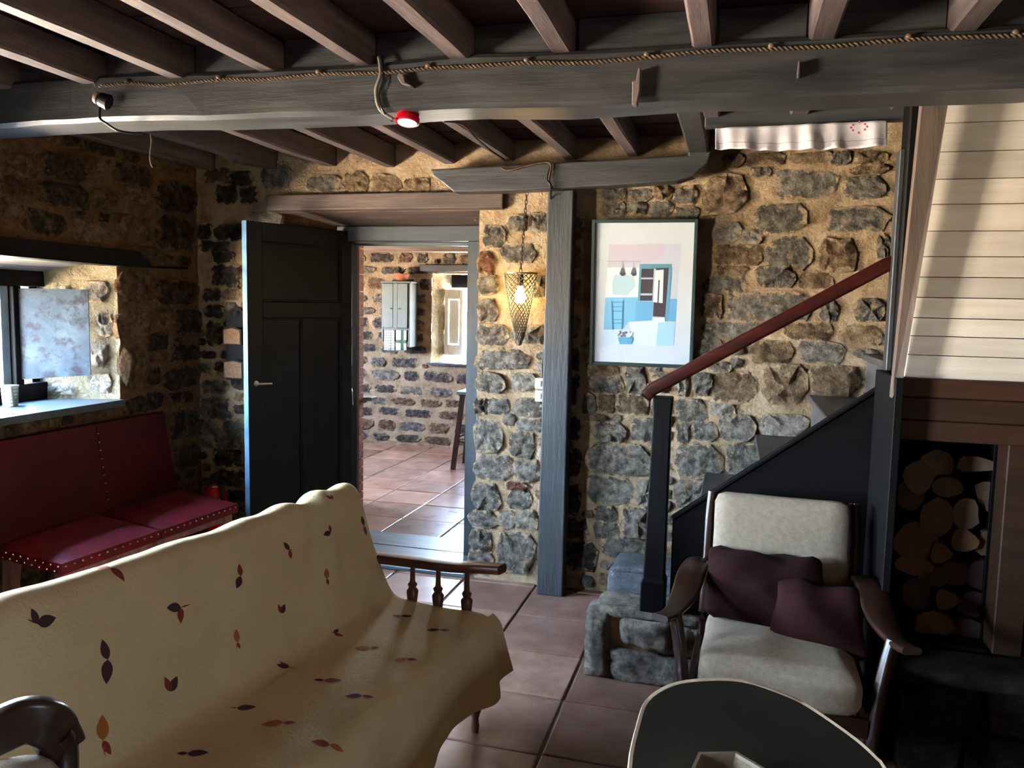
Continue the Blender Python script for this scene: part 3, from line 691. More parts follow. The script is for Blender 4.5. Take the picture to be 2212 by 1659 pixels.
dbox('rail', .085, LW-.095, 1.86, 1.965); dbox('rail', .085, LW-.095, 1.44, 1.53); dbox('rail', .085, LW-.095, .02, .24)
mid = .085+(LW-.18)*.44
dbox('muntin', mid-.045, mid+.045, .24, 1.44)
dbox('panel', .09, LW-.1, 1.53, 1.86, -.008, .008)
dbox('panel', .09, mid-.045, .24, 1.44, -.008, .008); dbox('panel', mid+.045, LW-.1, .24, 1.44, -.008, .008)
for (u0, u1, z0, z1) in ((.085, LW-.095, 1.53, 1.86), (.085, mid-.045, .24, 1.44), (mid+.045, LW-.095, .24, 1.44)):
    mb_ = bmesh.new()
    for q in ((u0, u0+.012, z0, z1), (u1-.012, u1, z0, z1), (u0, u1, z0, z0+.012), (u0, u1, z1-.012, z1)):
        bm_box(q[0], q[1], .006, .017, q[2], q[3], .003, bm=mb_)
    bmesh.ops.transform(mb_, matrix=DM, verts=mb_.verts); obj('moulding', mb_, W_DOOR, door)
obj('lit_edge_strip', bm_box(LW, LW+.004, -.02, .02, .02, 1.965, 0, mtx=DM), mat('door_edge_lit', ['2c4458', '46647c', '5f7c92'], .4, 6), door)  # bluish light on the free edge put into its colour
hz = onY(550, 828, 3.95)
mb_ = bm_lathe([(0, .02), (.016, .02), (.016, .026), (.006, .028), (.006, .05), (0, .05)], (LW-.045, 0, hz.z), 'y', 12)
bm_tube([(LW-.045, .046, hz.z), (LW-.13, .05, hz.z-.004)], .006, 8, mb_)
bmesh.ops.transform(mb_, matrix=DM, verts=mb_.verts); smooth_angle(obj('handle', mb_, STEEL, door))['label'] = 'small steel lever handle'
mb_ = bm_tube([HP+Vector((.01, .0, 1.0)), HP+Vector((.03, -.03, .98)), HP+Vector((.035, -.03, .9))], .003, 6)
obj('key_ring', mb_, STEEL, door)

# ------------------------------------------------------------------ staircase
st = thing('staircase', 'dark timber staircase climbing right along the stone back wall', 'staircase', (0, 3.8, 0))
W_TREAD = wood('tread_wood', ['2c2a2a', '474442', '5d5852'], 'y', .5, bump=.3)
for k in range(8):
    x = -.09+.24*k; z = .70+.213*k
    if x > 2: break
    box('tread', W_TREAD, st, x-.022, x+.26, 3.33, 4.245, z-.03, z, .004)
    box('riser', W_TREAD, st, x, x+.018, 3.33, 4.245, z-.213, z-.03, .002)
b = bm_prism([(-.205, .0), (-.205, .69), (.60, 1.305), (.60, 0)], lambda u, v, d: Vector((u, d, v)), 3.30, 3.325)
obj('side_panel', b, W_BLACK['x'], st)
b = bm_sweep([(-.205, 3.31, .69), (.60, 3.31, 1.305)], rrect(.02, .008, .004, 1)); obj('panel_cap', b, W_BLACK['x'], st)
nb = bmesh.new()
prof = [(0.27, .05), (.42, .05), (.44, .043), (1.05, .036), (1.12, .036), (1.185, .04)]
for i in range(len(prof)-1):
    (za, ra), (zb, rb) = prof[i], prof[i+1]; c0, c1 = Vector((-.262-.012*(1.2-za), 3.31, za)), Vector((-.262-.012*(1.2-zb), 3.31, zb))
    A = [nb.verts.new(c0+Vector((sx*ra, sy*ra, 0))) for sx, sy in ((-1, -1), (1, -1), (1, 1), (-1, 1))]; B = [nb.verts.new(c1+Vector((sx*rb, sy*rb, 0))) for sx, sy in ((-1, -1), (1, -1), (1, 1), (-1, 1))]
    for j in range(4): nb.faces.new((A[j], A[(j+1) % 4], B[(j+1) % 4], B[j]))
    if i == 0: nb.faces.new(A[::-1])
    if i == len(prof)-2: nb.faces.new(B)
bmesh.ops.remove_doubles(nb, verts=nb.verts, dist=1e-5)
o = obj('newel_post', nb, W_BLACK['z'], st); q = o.modifiers.new('b', 'BEVEL'); q.width = .005
r0 = onY(1396, 848, 3.31); r1 = onY(1926, 566, 3.31)
dv = (r1-r0).normalized()
b = bm_sweep([r0+Vector((0, 0, -.012)), r0+dv*.03, r1], rrect(.03, .026, .012, 3)); hr = obj('handrail', b, W_RED, st); smooth_angle(hr, 50); hr['label'] = 'dark red polished handrail'
wpst = thing('wooden_post', 'tall black square post where the handrail ends, beside the chimney hood', 'post', (.6, 3.3, 0))
box('post_body', W_BLACK['z'], wpst, .565, .67, 3.2, 3.33, 0, 2.3, .006)
box('lit_edge', W_POST, wpst, .548, .566, 3.24, 3.31, 1.22, 2.13, .003)  # window light on the post's left face put into a paler strip
# stone foot of the stairs
sf = thing('stone_step', 'rough grey stone block forming the foot of the stairs', 'step', (-.3, 3.6, 0))
def rock(name, m, parent, x0, x1, y0, y1, z0, z1, amp=.02, bev=.03, seed=0, freq=6):
    b = bmesh.new(); bmesh.ops.create_cube(b, size=1); bmesh.ops.subdivide_edges(b, edges=b.edges[:], cuts=9, use_grid_fill=True)
    S = Vector((x1-x0, y1-y0, z1-z0)); C = Vector((x0+x1, y0+y1, z0+z1))/2
    for v in b.verts:
        q = Vector((v.co.x*S.x, v.co.y*S.y, v.co.z*S.z)); r = bev
        inner = Vector([max(-S[i]/2+r, min(S[i]/2-r, q[i])) for i in range(3)]); d = q-inner
        if d.length > r: q = inner+d.normalized()*r
        q += C; q += noise.noise_vector(q*freq+Vector((seed, seed, 0)))*amp + noise.noise_vector(q*freq*3.5)*amp*.45
        v.co = q
    return obj(name, b, m, parent, smooth=True)
rock('mortar_core', mortar, sf, -.51, .02, 3.26, 3.52, -.02, .275, .008, .03, 1)
rock('stone', P_LIGHT, sf, -.55, -.425, 3.225, 3.42, -.01, .285, .018, .04, 2)
rock('stone', P_LIGHT, sf, -.40, -.19, 3.225, 3.40, .14, .265, .016, .035, 3)
rock('stone', P_GREY, sf, -.43, .04, 3.222, 3.42, -.015, .135, .02, .03, 4)
rock('stone', P_LIGHT, sf, -.18, .04, 3.23, 3.4, .145, .265, .02, .03, 5)
rock('stone', P_GREY, sf, -.54, -.30, 3.40, 3.60, -.01, .25, .015, .035, 6)
rock('stone', P_LIGHT, sf, -.50, -.06, 3.25, 3.48, .255, .295, .008, .014, 8)
sf2 = thing('stone_step', 'second smaller stone block on the stair foot behind the newel', 'step', (-.2, 3.8, .29))
SB = mat('slate_step', ['2b3034', '454b50', '62676b'], .5, 10, bump=1, bscale=30, bdist=.02, spots=(14, .62, 'a6a89f'))
rock('stone', SB, sf2, -.49, .0, 3.50, 3.78, .0, .375, .012, .03, 9)
rock('slab', SB, sf2, -.47, .0, 3.50, 3.72, .365, .40, .006, .015, 10)

# ------------------------------------------------------------------ chimney hood, mantel and log niche
hood = thing('chimney_hood', 'limewashed plank chimney hood rising above the mantel at the right edge', 'chimney hood', (1.2, 3.0, 1.33))
ZS = [1.325]
for yy in (772, 730, 690, 645, 600, 555, 499, 440, 385, 325, 262): ZS.append(onY(2150, yy, 3.0+.14*((815-yy)/600)).z)
ZS.append(2.32)
def hy(z): return 2.985+(z-1.32)*.17
for i in range(len(ZS)-1):
    z0, z1 = ZS[i]+.0015, ZS[i+1]-.0015
    xl0, xl1 = .565+(z0-1.32)*.10, .565+(z1-1.32)*.10
    d_ = RND.uniform(-.002, .002)
    hexa('plank', W_HOOD, hood, [(xl0, hy(z0)+d_, z0), (2.2, hy(z0)+d_, z0), (2.2, hy(z0)+.02, z0), (xl0, hy(z0)+.02, z0)],
         [(xl1, hy(z1)+d_, z1), (2.2, hy(z1)+d_, z1), (2.2, hy(z1)+.02, z1), (xl1, hy(z1)+.02, z1)])
hexa('backing', W_BLACK['x'], hood, [(.60, hy(1.32)+.02, 1.32), (2.2, hy(1.32)+.02, 1.32), (2.2, 3.34, 1.32), (.60, 3.34, 1.32)], [(.67, hy(2.35)+.02, 2.4), (2.2, hy(2.35)+.02, 2.4), (2.2, 3.34, 2.4), (.67, 3.34, 2.4)])
t = [onY(1993, 215, 2.98), onY(2050, 212, 2.98), onY(1927, 860, 2.90), onY(1951, 820, 2.90)]
o = hexa('corner_board', W_STRUT, hood, [t[2], t[3], t[3]+Vector((0, .05, 0)), t[2]+Vector((0, .05, 0))], [t[0], t[1], t[1]+Vector((0, .05, 0)), t[0]+Vector((0, .05, 0))])
o['label'] = 'slanting grey-brown corner board'
fp = thing('fireplace_mantel', 'reddish brown laminated timber mantel below the white hood', 'mantel', (1.2, 3.0, 1.12))
for z0, z1 in ((1.118, 1.185), (1.187, 1.262), (1.264, 1.325)): box('mantel_board', W_MANT, fp, .545, 2.2, 2.955, 3.03, z0, z1, .003)
box('mantel_leg', W_MANT, fp, .895, .985, 2.99, 3.1, .395, 1.118, .004)
niche = thing('log_niche', 'black recess under the mantel holding firewood', 'firewood niche', (.72, 3.1, .4))
box('side', W_BLACK['z'], niche, .52, .545, 2.88, 3.275, 0, 1.33, .002); box('side', W_BLACK['z'], niche, .885, .9, 3.1, 3.29, .395, 1.118, .002)  # left side carried forward to keep daylight off the logs
box('back', W_BLACK['z'], niche, .56, 2.195, 3.275, 3.295, 0, 1.32, .002); box('base', W_BLACK['x'], niche, .585, .885, 3.0, 3.275, .39, .405, .002)
SHADE_STONE = stonemat('stone_shaded', ['1a1512', '2b231d', '3d332a'], (13, .6, '3a2e22'), None)  # the dim corner's shade is put into this stone colour
hearth = thing('stone_hearth', 'dark stone hearth ledge below the firewood niche', 'hearth', (1.2, 2.9, 0))
obj('hearth_core', bm_box(.6, 2.2, 2.86, 3.27, -.01, .37, .01), SHADE_STONE, hearth)
hx = .6
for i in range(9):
    w_ = RND.uniform(.14, .24); rock('stone', SHADE_STONE, hearth, hx, hx+w_-.015, 2.82, 2.95, 0, .17, .012, .02, i+20)
    rock('stone', SHADE_STONE, hearth, hx+.05, hx+w_+.03, 2.82, 2.95, .185, .34, .012, .02, i+40); hx += w_
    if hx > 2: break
rock('slab', SHADE_STONE, hearth, .58, 1.2, 2.78, 3.0, .345, .395, .006, .015, 60)
rock('slab', P_DARK, hearth, 1.21, 2.2, 2.78, 3.27, .345, .395, .006, .015, 61)
BARK = mat('log_bark', ['2b2019', '46362a', '5e4c3c'], .9, 30, bump=.8, bscale=60)
CUT = [mat('cut_wood_%d' % i, c, .8, 18, stretch=(1, .2, 1), bump=.3) for i, c in enumerate([['4f4033', '5f4e3e', '6e5c4b'], ['45301f', '583e29', '644a33'], ['2e211c', '3a2a24', '46352d']])]
LOGS = [(2023,1005,31,31,'r','round pale-faced log at the top of the firewood pile',0),
 (1984,1031,26,34,'r','log leaning against the left of the topmost round log',0),
 (2047,1052,27,21,'r','small round log directly below the topmost round log',0),
 (2110,1004,48,19,'w','flat wedge log at the top right of the firewood pile',0),
 (2141,1070,34,38,'w','large split wedge log at the right under the flat top wedge',0),
 (2088,1110,24,32,'h','small split log standing upright in the middle of the pile',0),
 (2023,1116,29,42,'h','tilted orange-brown log left of the pile centre',1),
 (1968,1068,24,32,'r','dark log against the left niche wall near the top',2),
 (1976,1170,40,40,'h','broad brown split log at mid height on the left',1),
 (1976,1222,34,20,'r','low flattened log under the broad left one',1),
 (2083,1168,30,31,'w','split log right of centre at mid height',1),
 (2136,1176,28,34,'w','wedge-shaped log beside the right niche wall at mid height',1),
 (2031,1196,24,27,'w','narrow wedge log in the centre of the pile',1),
 (2016,1246,26,22,'r','dim small log below centre left',2),
 (2066,1238,28,28,'h','dim split log below centre',2),
 (2122,1243,30,30,'r','dim log at the right in the lower half',2),
 (2045,1296,26,26,'w','orange wedge log low in the pile',1),
 (1980,1283,26,34,'r','dim log against the left niche wall near the bottom',2),
 (2108,1306,34,26,'h','reddish split log low on the right',2),
 (2016,1350,36,28,'h','bottom left log of the firewood pile',1),
 (2098,1362,38,24,'h','bottom right log of the firewood pile',2)]
for i, (px_, py_, rx, ry, kind, lab, cm) in enumerate(LOGS):
    yf = 3.10+RND.uniform(-.015, .025); c = onY(px_, py_, yf); sx, sy = rx*1.13*3.0/FPX, ry*1.05*3.0/FPX
    n = 12; pl = []
    rt = RND.uniform(-.5, .5)
    for k in range(n):
        a_ = 2*math.pi*k/n
        r = 1
        if kind == 'w': r = 1.05-.38*abs(math.sin(1.5*(a_+rt)))**.7
        if kind == 'h': r = 1.0/max(1, 1.25*max(0, math.sin(a_+rt*3)))
        r *= RND.uniform(.93, 1.05); pl.append((c.x+sx*r*math.cos(a_), c.z+sy*r*math.sin(a_)))
    b = bm_prism(pl, lambda u, v, d: Vector((u, d, v)), yf, yf+.15)
    for f in b.faces: f.material_index = 0
    b.normal_update()
    for f in b.faces: f.material_index = 1 if abs(f.normal.y) > .9 else 0
    bmesh.ops.inset_region(b, faces=[f for f in b.faces if f.material_index == 1], thickness=.004, depth=0)
    o = obj('firewood_log', b, [BARK, CUT[cm]]); tag(o, lab, 'log', 'firewood in the niche')

# ------------------------------------------------------------------ framed picture
pic = thing('framed_picture', 'blue and white framed print hung right of the post above the handrail', 'picture', (-.46, 4.2, 1.25))
O_ = onY(1281, 780, 4.205); TR = onY(1500, 484, 4.165); TL = onY(1287, 482, 4.165); BR_ = onY(1489, 788, 4.205)
pu = (BR_-O_).normalized(); pv = (TL-O_); pv = (pv-pu*pv.dot(pu)).normalized(); pn = pu.cross(pv)
if pn.y > 0: pn = -pn
PW, PH = (BR_-O_).length*1.0, (TL-O_).length
PM = Matrix((pu, pv, pn)).transposed().to_4x4(); PM.translation = O_
FRM = mat('frame_green', ['22302f', '2b3c3b'], .35, 10, bump=.05)
fw = .017
for q in ((-fw, 0, -fw, PH+fw), (PW, PW+fw, -fw, PH+fw), (0, PW, -fw, 0), (0, PW, PH, PH+fw)):
    box('frame', FRM, pic, q[0], q[1], q[2], q[3], -.005, .02, .002, mtx=PM)
def flat(name, quads, z0=.004):
    b = bmesh.new(); mats = []; zi = z0
    for pts, c in quads:
        if c not in mats: mats.append(c)
        f = b.faces.new([b.verts.new(PM @ Vector((x, y, zi))) for x, y in pts]); f.material_index = mats.index(c); zi += .00012
    me = bpy.data.meshes.new(name); b.to_mesh(me); b.free()
    return obj(name, me, [mat('print_'+c, c, .5, bump=0, spec=.6) for c in mats], pic)
def ip(x, y):  # crop pixel (1000,400 scale 3.318) on the picture -> local
    X_, Y_ = 1000+x/3.318, 400+y/3.318
    d = ray(X_, Y_); n = pn; tt = (O_-CP).dot(n)/d.dot(n); p = CP+d*tt-O_
    return (p.dot(pu), p.dot(pv))
def R_(x0, y0, x1, y1, c, sk=0): return ([ip(x0, y0), ip(x1, y0), ip(x1-sk, y1), ip(x0-sk, y1)], c)
quads = [([(0, 0), (PW, 0), (PW, PH), (0, PH)], 'c3ced8'),
 ([ip(1050, 425), ip(1565, 420), ip(1512, 1150), ip(1002, 1140)], 'b4c0d0'),
 ([ip(1050, 425), ip(1452, 422), ip(1440, 500), ip(1400, 520), ip(1372, 560), ip(1040, 580)], 'bdb9cc'),
 ([ip(1452, 422), ip(1565, 420), ip(1556, 600), ip(1500, 600), ip(1372, 558), ip(1400, 520), ip(1440, 500)], 'b9c0d6'),
 ([ip(1038, 590), ip(1270, 590), ip(1262, 800), ip(1020, 805)], 'd5dfe6'),
 ([ip(1090, 640), ip(1225, 650), ip(1240, 720), ip(1180, 790), ip(1075, 785), ip(1070, 700)], 'a9cbdb'),
 ([ip(1022, 806), ip(1260, 806), ip(1258, 975), ip(1190, 980), ip(1150, 1030), ip(1010, 1035)], '6fb4dd'),
 ([ip(1240, 830), ip(1365, 835), ip(1355, 975), ip(1235, 978)], '5fa6d6'),
 ([ip(1475, 815), ip(1535, 815), ip(1524, 978), ip(1452, 970)], '5aa3d4'),
 ([ip(1190, 980), ip(1420, 965), ip(1400, 1150), ip(1230, 1145)], 'c6dfe6'),
 ([ip(1400, 975), ip(1524, 980), ip(1510, 1150), ip(1385, 1150)], '9bcbe2'),
 ([ip(1010, 1035), ip(1190, 1035), ip(1235, 1140), ip(1003, 1138)], 'b9d3e2'),
 R_(1268, 565, 1497, 600, '4d8ba0'), ([ip(1268, 565), ip(1285, 565), ip(1270, 830), ip(1254, 830)], '5c98ad'), ([ip(1475, 600), ip(1497, 600), ip(1470, 975), ip(1446, 975)], '5c98b5'),
 R_(1282, 600, 1366, 662, '3a3242', 4), R_(1278, 674, 1362, 775, '3f3646', 5), R_(1272, 790, 1358, 828, '2c3252', 2),
 ([ip(1385, 595), ip(1473, 592), ip(1446, 945), ip(1362, 940)], '3c3240'),
 ([ip(1380, 610), ip(1440, 605), ip(1432, 845), ip(1366, 838)], 'cfe0e8'), ([ip(1402, 680), ip(1412, 680), ip(1404, 845), ip(1394, 843)], '4a5568'),
 ([ip(1362, 950), ip(1446, 950), ip(1450, 985), ip(1360, 978)], 'cfe3e8'),
 ([ip(1038, 543), ip(1280, 545), ip(1280, 549), ip(1038, 547)], '8b93a3')]
for lx in (1145, 1225):
    quads += [([ip(lx-2, 548), ip(lx+2, 548), ip(lx+2, 595), ip(lx-2, 595)], '8b93a3'), ([ip(lx-8, 592), ip(lx+6, 592), ip(lx+20, 642), ip(lx-24, 640)], '5a6b80'), ([ip(lx-16, 628), ip(lx+14, 628), ip(lx+12, 650), ip(lx-10, 650)], '2f3b4f')]
for (x0, y0, x1, y1) in ((1066, 825, 1074, 1035), (1148, 825, 1140, 1035)):
    quads.append(([ip(x0-3, y0), ip(x0+3, y0), ip(x1+3, y1), ip(x1-3, y1)], '4586b0'))
for yy in (835, 868, 900, 960, 985): quads.append(([ip(1068, yy), ip(1146, yy), ip(1146, yy+6), ip(1068, yy+6)], '4586b0'))
quads.append(([ip(1112, 1090), ip(1222, 1090), ip(1208, 1138), ip(1125, 1138)], '4f9ac0'))
for i in range(16):
    x, y_ = 1105+RND.random()*110, 1040+RND.random()*55; s_ = 9
    quads.append(([ip(x-s_, y_), ip(x, y_-s_), ip(x+s_, y_+2), ip(x-2, y_+s_)], RND.choice(['4b5a63', 'e4eef0', '5f7480', 'c9d6dc'])))
flat('print', quads)
obj('glazing', bm_box(0, PW, 0, PH, .0092, .0102, 0, mtx=PM), glass('picture_glass'), pic)

# ------------------------------------------------------------------ perforated wall lamp
lamp = thing('hanging_lamp', 'glowing cone lamp of pierced metal hanging by a chain beside the post', 'lamp', (-1.085, 4.14, 1.4))
LC = Vector((-1.09, 4.14, 0)); ZT, ZB, RT, RB = 1.705, 1.36, .085, .022
b = bmesh.new(); nr, nc = 24, 16; vv = {}
for j in range(nr+1):
    t = j/nr; z = ZT+(ZB-ZT)*t; r = RT+(RB-RT)*t**1.1
    for i in range(nc):
        a_ = 2*math.pi*(i+(.5 if j % 2 else 0))/nc
        vv[(i, j)] = b.verts.new(LC+Vector((r*math.cos(a_), r*math.sin(a_), z)))
for j in range(1, nr):
    for i in range(nc):
        if j % 2 == 0: f = (vv[(i, j-1)], vv[(i, j)], vv[(i, j+1)], vv[((i-1) % nc, j)])
        if j % 2 == 0: f = (vv[((i-1) % nc, j-1)], vv[(i, j)], vv[((i-1) % nc, j+1)], None)
        i0 = i
        if j % 2 == 1: q = (vv[(i0, j-1)], vv[((i0), j)], vv[(i0, j+1)], vv[((i0-1) % nc, j)])
        else: q = (vv[((i0) % nc, j-1)], vv[((i0+1) % nc, j)], vv[((i0) % nc, j+1)], vv[(i0, j)])
        try: b.faces.new(q)
        except Exception: pass
PERF = mat('pierced_metal', ['5f5a50', '7d776c'], .45, 20, metal=.6, bump=.1)
o = obj('pierced_shade', b, PERF, lamp); q = o.modifiers.new('w', 'WIREFRAME'); q.thickness = .0044; q.use_replace = True; q.use_boundary = True
obj('tip', bm_lathe([(0, 1.325), (.012, 1.33), (.021, 1.36), (.03, 1.40), (.032, 1.40)], LC, 'z', 20), PERF, lamp)
obj('rim', bm_lathe([(RT, ZT-.004), (RT+.003, ZT-.004), (RT+.003, ZT+.004), (RT, ZT+.004)], LC, 'z', 28), PERF, lamp)
BULB = emis('bulb_glow', (1, .66, .25), 22)
obj('bulb', bm_lathe([(0, 1.545), (.02, 1.55), (.03, 1.575), (.028, 1.6), (.014, 1.63), (.012, 1.645)], LC, 'z', 16), BULB, lamp, smooth=True)
obj('lamp_holder', bm_lathe([(.014, 1.64), (.016, 1.645), (.016, 1.70), (.006, 1.71), (0, 1.71)], LC, 'z', 12), BLACK, lamp)
pl = bpy.data.lights.new('lamp_light', 'POINT'); pl.energy = 8; pl.color = (1, .40, .06); pl.shadow_soft_size = .03
plo = bpy.data.objects.new('lamp_light', pl); COL.objects.link(plo); plo.location = LC+Vector((0, -.0, 1.585))
top = onY(1138, 418, 4.15); cb_ = bmesh.new(); z = 1.72; zt = top.z; n = int((zt-z)/.022)
CH = mat('rusty_chain', ['33221a', '55392a'], .6, 40, metal=.5)
for i in range(n+1):
    c = LC.lerp(top, (i+.0)/n); c.z = z+(zt-z)*i/n; a_ = 1.57 if i % 2 else 0
    ring = [c+Vector((math.cos(a_)*math.cos(k*math.pi/4)*.007, math.sin(a_)*math.cos(k*math.pi/4)*.007, math.sin(k*math.pi/4)*.016)) for k in range(9)]
    bm_tube(ring, .0022, 5, cb_, closed=True)
obj('chain', cb_, CH, lamp)
kn = bmesh.new()
for i in range(5): bm_tube([LC+Vector((.03+.01*math.cos(k+i), .06-.0*k, 1.98+.03*math.sin(k*1.3+i))) for k in range(7)], .003, 5, kn)
obj('wire_knot', kn, CH, lamp)
# switch boxes and cable on the post
for i, (y0, y1) in enumerate(((816, 838), (842, 865))):
    a_ = onY(1160, y1, 4.2); c_ = onY(1176, y0, 4.2)
    t_ = thing('wall_socket', ('upper' if i == 0 else 'lower') + ' white plastic switch box at the left side of the post', 'switch', (a_.x, 4.22, a_.z))
    box('housing', WHITEP, t_, a_.x, a_.x+.045, 4.15, 4.23, a_.z, c_.z, .004); box('rocker', WHITEP, t_, a_.x+.012, a_.x+.034, 4.144, 4.15, a_.z+.012, c_.z-.012, .002)
def cable(name, pts, r, m, label, cat='cable', sides=6, n=5):
    o = obj(name, bm_tube(catmull(pts, n), r, sides), m, smooth=True); tag(o, label, cat); return o
cable('electric_cable', [onY(x, y, v) for x, y, v in ((1190, 355, 4.05), (1182, 385, 4.04), (1190, 408, 4.04), (1188, 470, 4.2), (1188, 560, 4.2), (1182, 640, 4.2), (1180, 700, 4.2), (1172, 780, 4.2), (1172, 816, 4.2))], .004, BLACK, 'thin black cable running down beside the post to the switch')
cable('twisted_cable', [onY(x, y, v) for x, y, v in ((1082, 362, 4.045), (1100, 368, 4.04), (1140, 358, 4.04), (1188, 352, 4.04), (1186, 390, 4.04), (1196, 410, 4.05))], .006, CH, 'brown twisted cable looped over the header beam')

# ------------------------------------------------------------------ rope and cables on the big beam
ropep = [(215, 186), (290, 180), (350, 184), (480, 172), (560, 172), (700, 160), (820, 158), (930, 148), (1040, 142), (1140, 136), (1260, 136), (1398, 124), (1520, 112), (1665, 106), (1800, 100), (1960, 86), (2190, 77), (2290, 72)]
path = catmull([onY(x, y, 2.447) for x, y in ropep], 50)
RB_ = bmesh.new(); L_ = 0; hel = [[], []]
for i, p in enumerate(path):
    if i: L_ += (p-path[i-1]).length
    for k in range(2):
        a_ = L_/.028*2*math.pi+k*math.pi
        hel[k].append(p+Vector((0, math.cos(a_)*.0035, math.sin(a_)*.0035)))
for hh_ in hel: bm_tube(hh_, .0034, 5, RB_)
ROPE = mat('old_rope', ['3a2f26', '5a4a3c', '756455'], .9, 60, bump=0)
tag(obj('twisted_wire', RB_, ROPE, smooth=True), 'old twisted fabric wire strung along the big ceiling beam', 'wire')
PORC = mat('porcelain', ['5b4a3c', '776453'], .4, 30, bump=0)
for i, px_ in enumerate((280, 478, 692, 928, 1140, 1398, 1665, 1960, 2190)):
    yy = [p for p in ropep if p[0] <= px_][-1]; y2 = [p for p in ropep if p[0] >= px_][0]
    f = 0 if y2[0] == yy[0] else (px_-yy[0])/(y2[0]-yy[0]); c = onY(px_, yy[1]+(y2[1]-yy[1])*f-3, 2.462)
    o = obj('wire_insulator', bm_lathe([(0, -.022), (.006, -.022), (.009, -.016), (.006, -.010), (.009, -.004), (.009, .01), (0, .01)], c, 'y', 10), PORC, smooth=True)
    nth = ['first', 'second', 'third', 'fourth', 'fifth', 'sixth', 'seventh', 'eighth', 'ninth'][i]
    tag(o, nth+' small brown insulator from the left holding the wire on the beam', 'insulator', 'insulators on the big beam')
# red spotlight
sp = thing('ceiling_spotlight', 'small red spotlight fixed under the big beam', 'lamp', onY(880, 262, 2.5))
c = onY(880, 255, 2.50); tl = Matrix.Translation(c) @ Matrix.Rotation(math.radians(-14), 4, 'X')
REDP = mat('red_enamel', 'b00d22', .25, bump=0)
b = bm_lathe([(0, .03), (.03, .028), (.037, .018), (.037, .004), (.040, .0), (.040, -.014), (.034, -.018), (.034, -.012), (0, -.012)], (0, 0, 0), 'z', 24); bmesh.ops.transform(b, matrix=tl, verts=b.verts)
smooth_angle(obj('spot_body', b, REDP, sp), 30)
b = bm_lathe([(0, -.0165), (.033, -.0165), (.033, -.013), (0, -.013)], (0, 0, 0), 'z', 24); bmesh.ops.transform(b, matrix=tl, verts=b.verts)
o = obj('lens', b, mat('frosted_lens', 'e8e8e8', .2, bump=0), sp); o['label'] = 'white glass lens'
cable('spotlight_cable', [onY(x, y, v) for x, y, v in ((818, 122, 2.46), (822, 160, 2.444), (812, 195, 2.444), (820, 235, 2.444), (850, 258, 2.46))], .006, mat('grey_cable', '6d675f', .6, bump=0), 'grey twisted cable dropping to the red spotlight')
cable('spotlight_cable', [onY(x, y, v) for x, y, v in ((824, 122, 2.458), (828, 170, 2.443), (818, 205, 2.443), (828, 240, 2.443), (848, 262, 2.47))], .004, BLACK, 'black cable twisted beside the grey one by the red spotlight')
s2 = thing('ceiling_spotlight', 'small spotlight with cream cap at the left of the big beam', 'lamp', onY(206, 210, 2.4))
c = onY(205, 209, 2.41); ax = Vector((.85, .3, -.35)).normalized(); rm = ax.to_track_quat('Z', 'Y').to_matrix().to_4x4(); rm.translation = c
b = bm_lathe([(0, 0), (.018, 0), (.021, .004), (.021, .012), (0, .012)], (0, 0, 0), 'z', 20); bmesh.ops.transform(b, matrix=rm, verts=b.verts); obj('cap', b, mat('cream_cap', '9a8272', .5, bump=0), s2)
b = bm_lathe([(.017, .012), (.024, .02), (.028, .05), (.02, .055), (0, .055)], (0, 0, 0), 'z', 20); bmesh.ops.transform(b, matrix=rm, verts=b.verts); smooth_angle(obj('spot_body', b, BLACK, s2), 30)
cable('spotlight_cable', [onY(x, y, v) for x, y, v in ((216, 232, 2.45), (216, 255, 2.442), (232, 268, 2.44), (255, 282, 2.45), (290, 288, 2.5), (306, 288, 2.52))], .0045, BLACK, 'black cable hanging under the cream-capped spotlight')
cable('loose_wire', [onY(x, y, v) for x, y, v in ((165, 135, 2.46), (190, 158, 2.45), (208, 188, 2.45))], .0025, ROPE, 'short pale stray wire above the cream-capped spotlight', 'wire')
cable('hanging_string', [onY(x, y, 2.62) for x, y in ((325, 290), (327, 306), (324, 335), (325, 352), (330, 362))], .0022, ROPE, 'short pale string hanging from the big beam at the left', 'string')
cable('electric_cable', [onY(x, y, v) for x, y, v in ((960, 262, 2.8), (1000, 270, 3.0), (1030, 300, 3.4), (1060, 325, 3.8), (1090, 345, 4.05))], .004, BLACK, 'black cable running along the ceiling behind the big beam')
# pegs on the beam
def peg(poly, label, t=.012):
    b = bm_prism([(onY(x, y, 2.45).x, onY(x, y, 2.45).z) for x, y in poly], lambda u, v, d: Vector((u, d, v)), 2.425, 2.462)
    o = obj('wooden_peg', b, W_JOIST['z']); q = o.modifiers.new('b', 'BEVEL'); q.width = .002; tag(o, label, 'peg')
peg([(1381, 150), (1386, 152), (1384, 200), (1377, 230), (1367, 230), (1368, 180), (1376, 178)], 'long split wooden peg nailed to the middle of the big beam')
peg([(868, 160), (878, 166), (882, 182), (896, 188), (892, 190), (874, 186), (864, 170)], 'bent wooden peg on the big beam near the red spotlight')
peg([(1724, 133), (1728, 140), (1727, 168), (1721, 168)], 'small brown wooden peg at the right of the big beam')

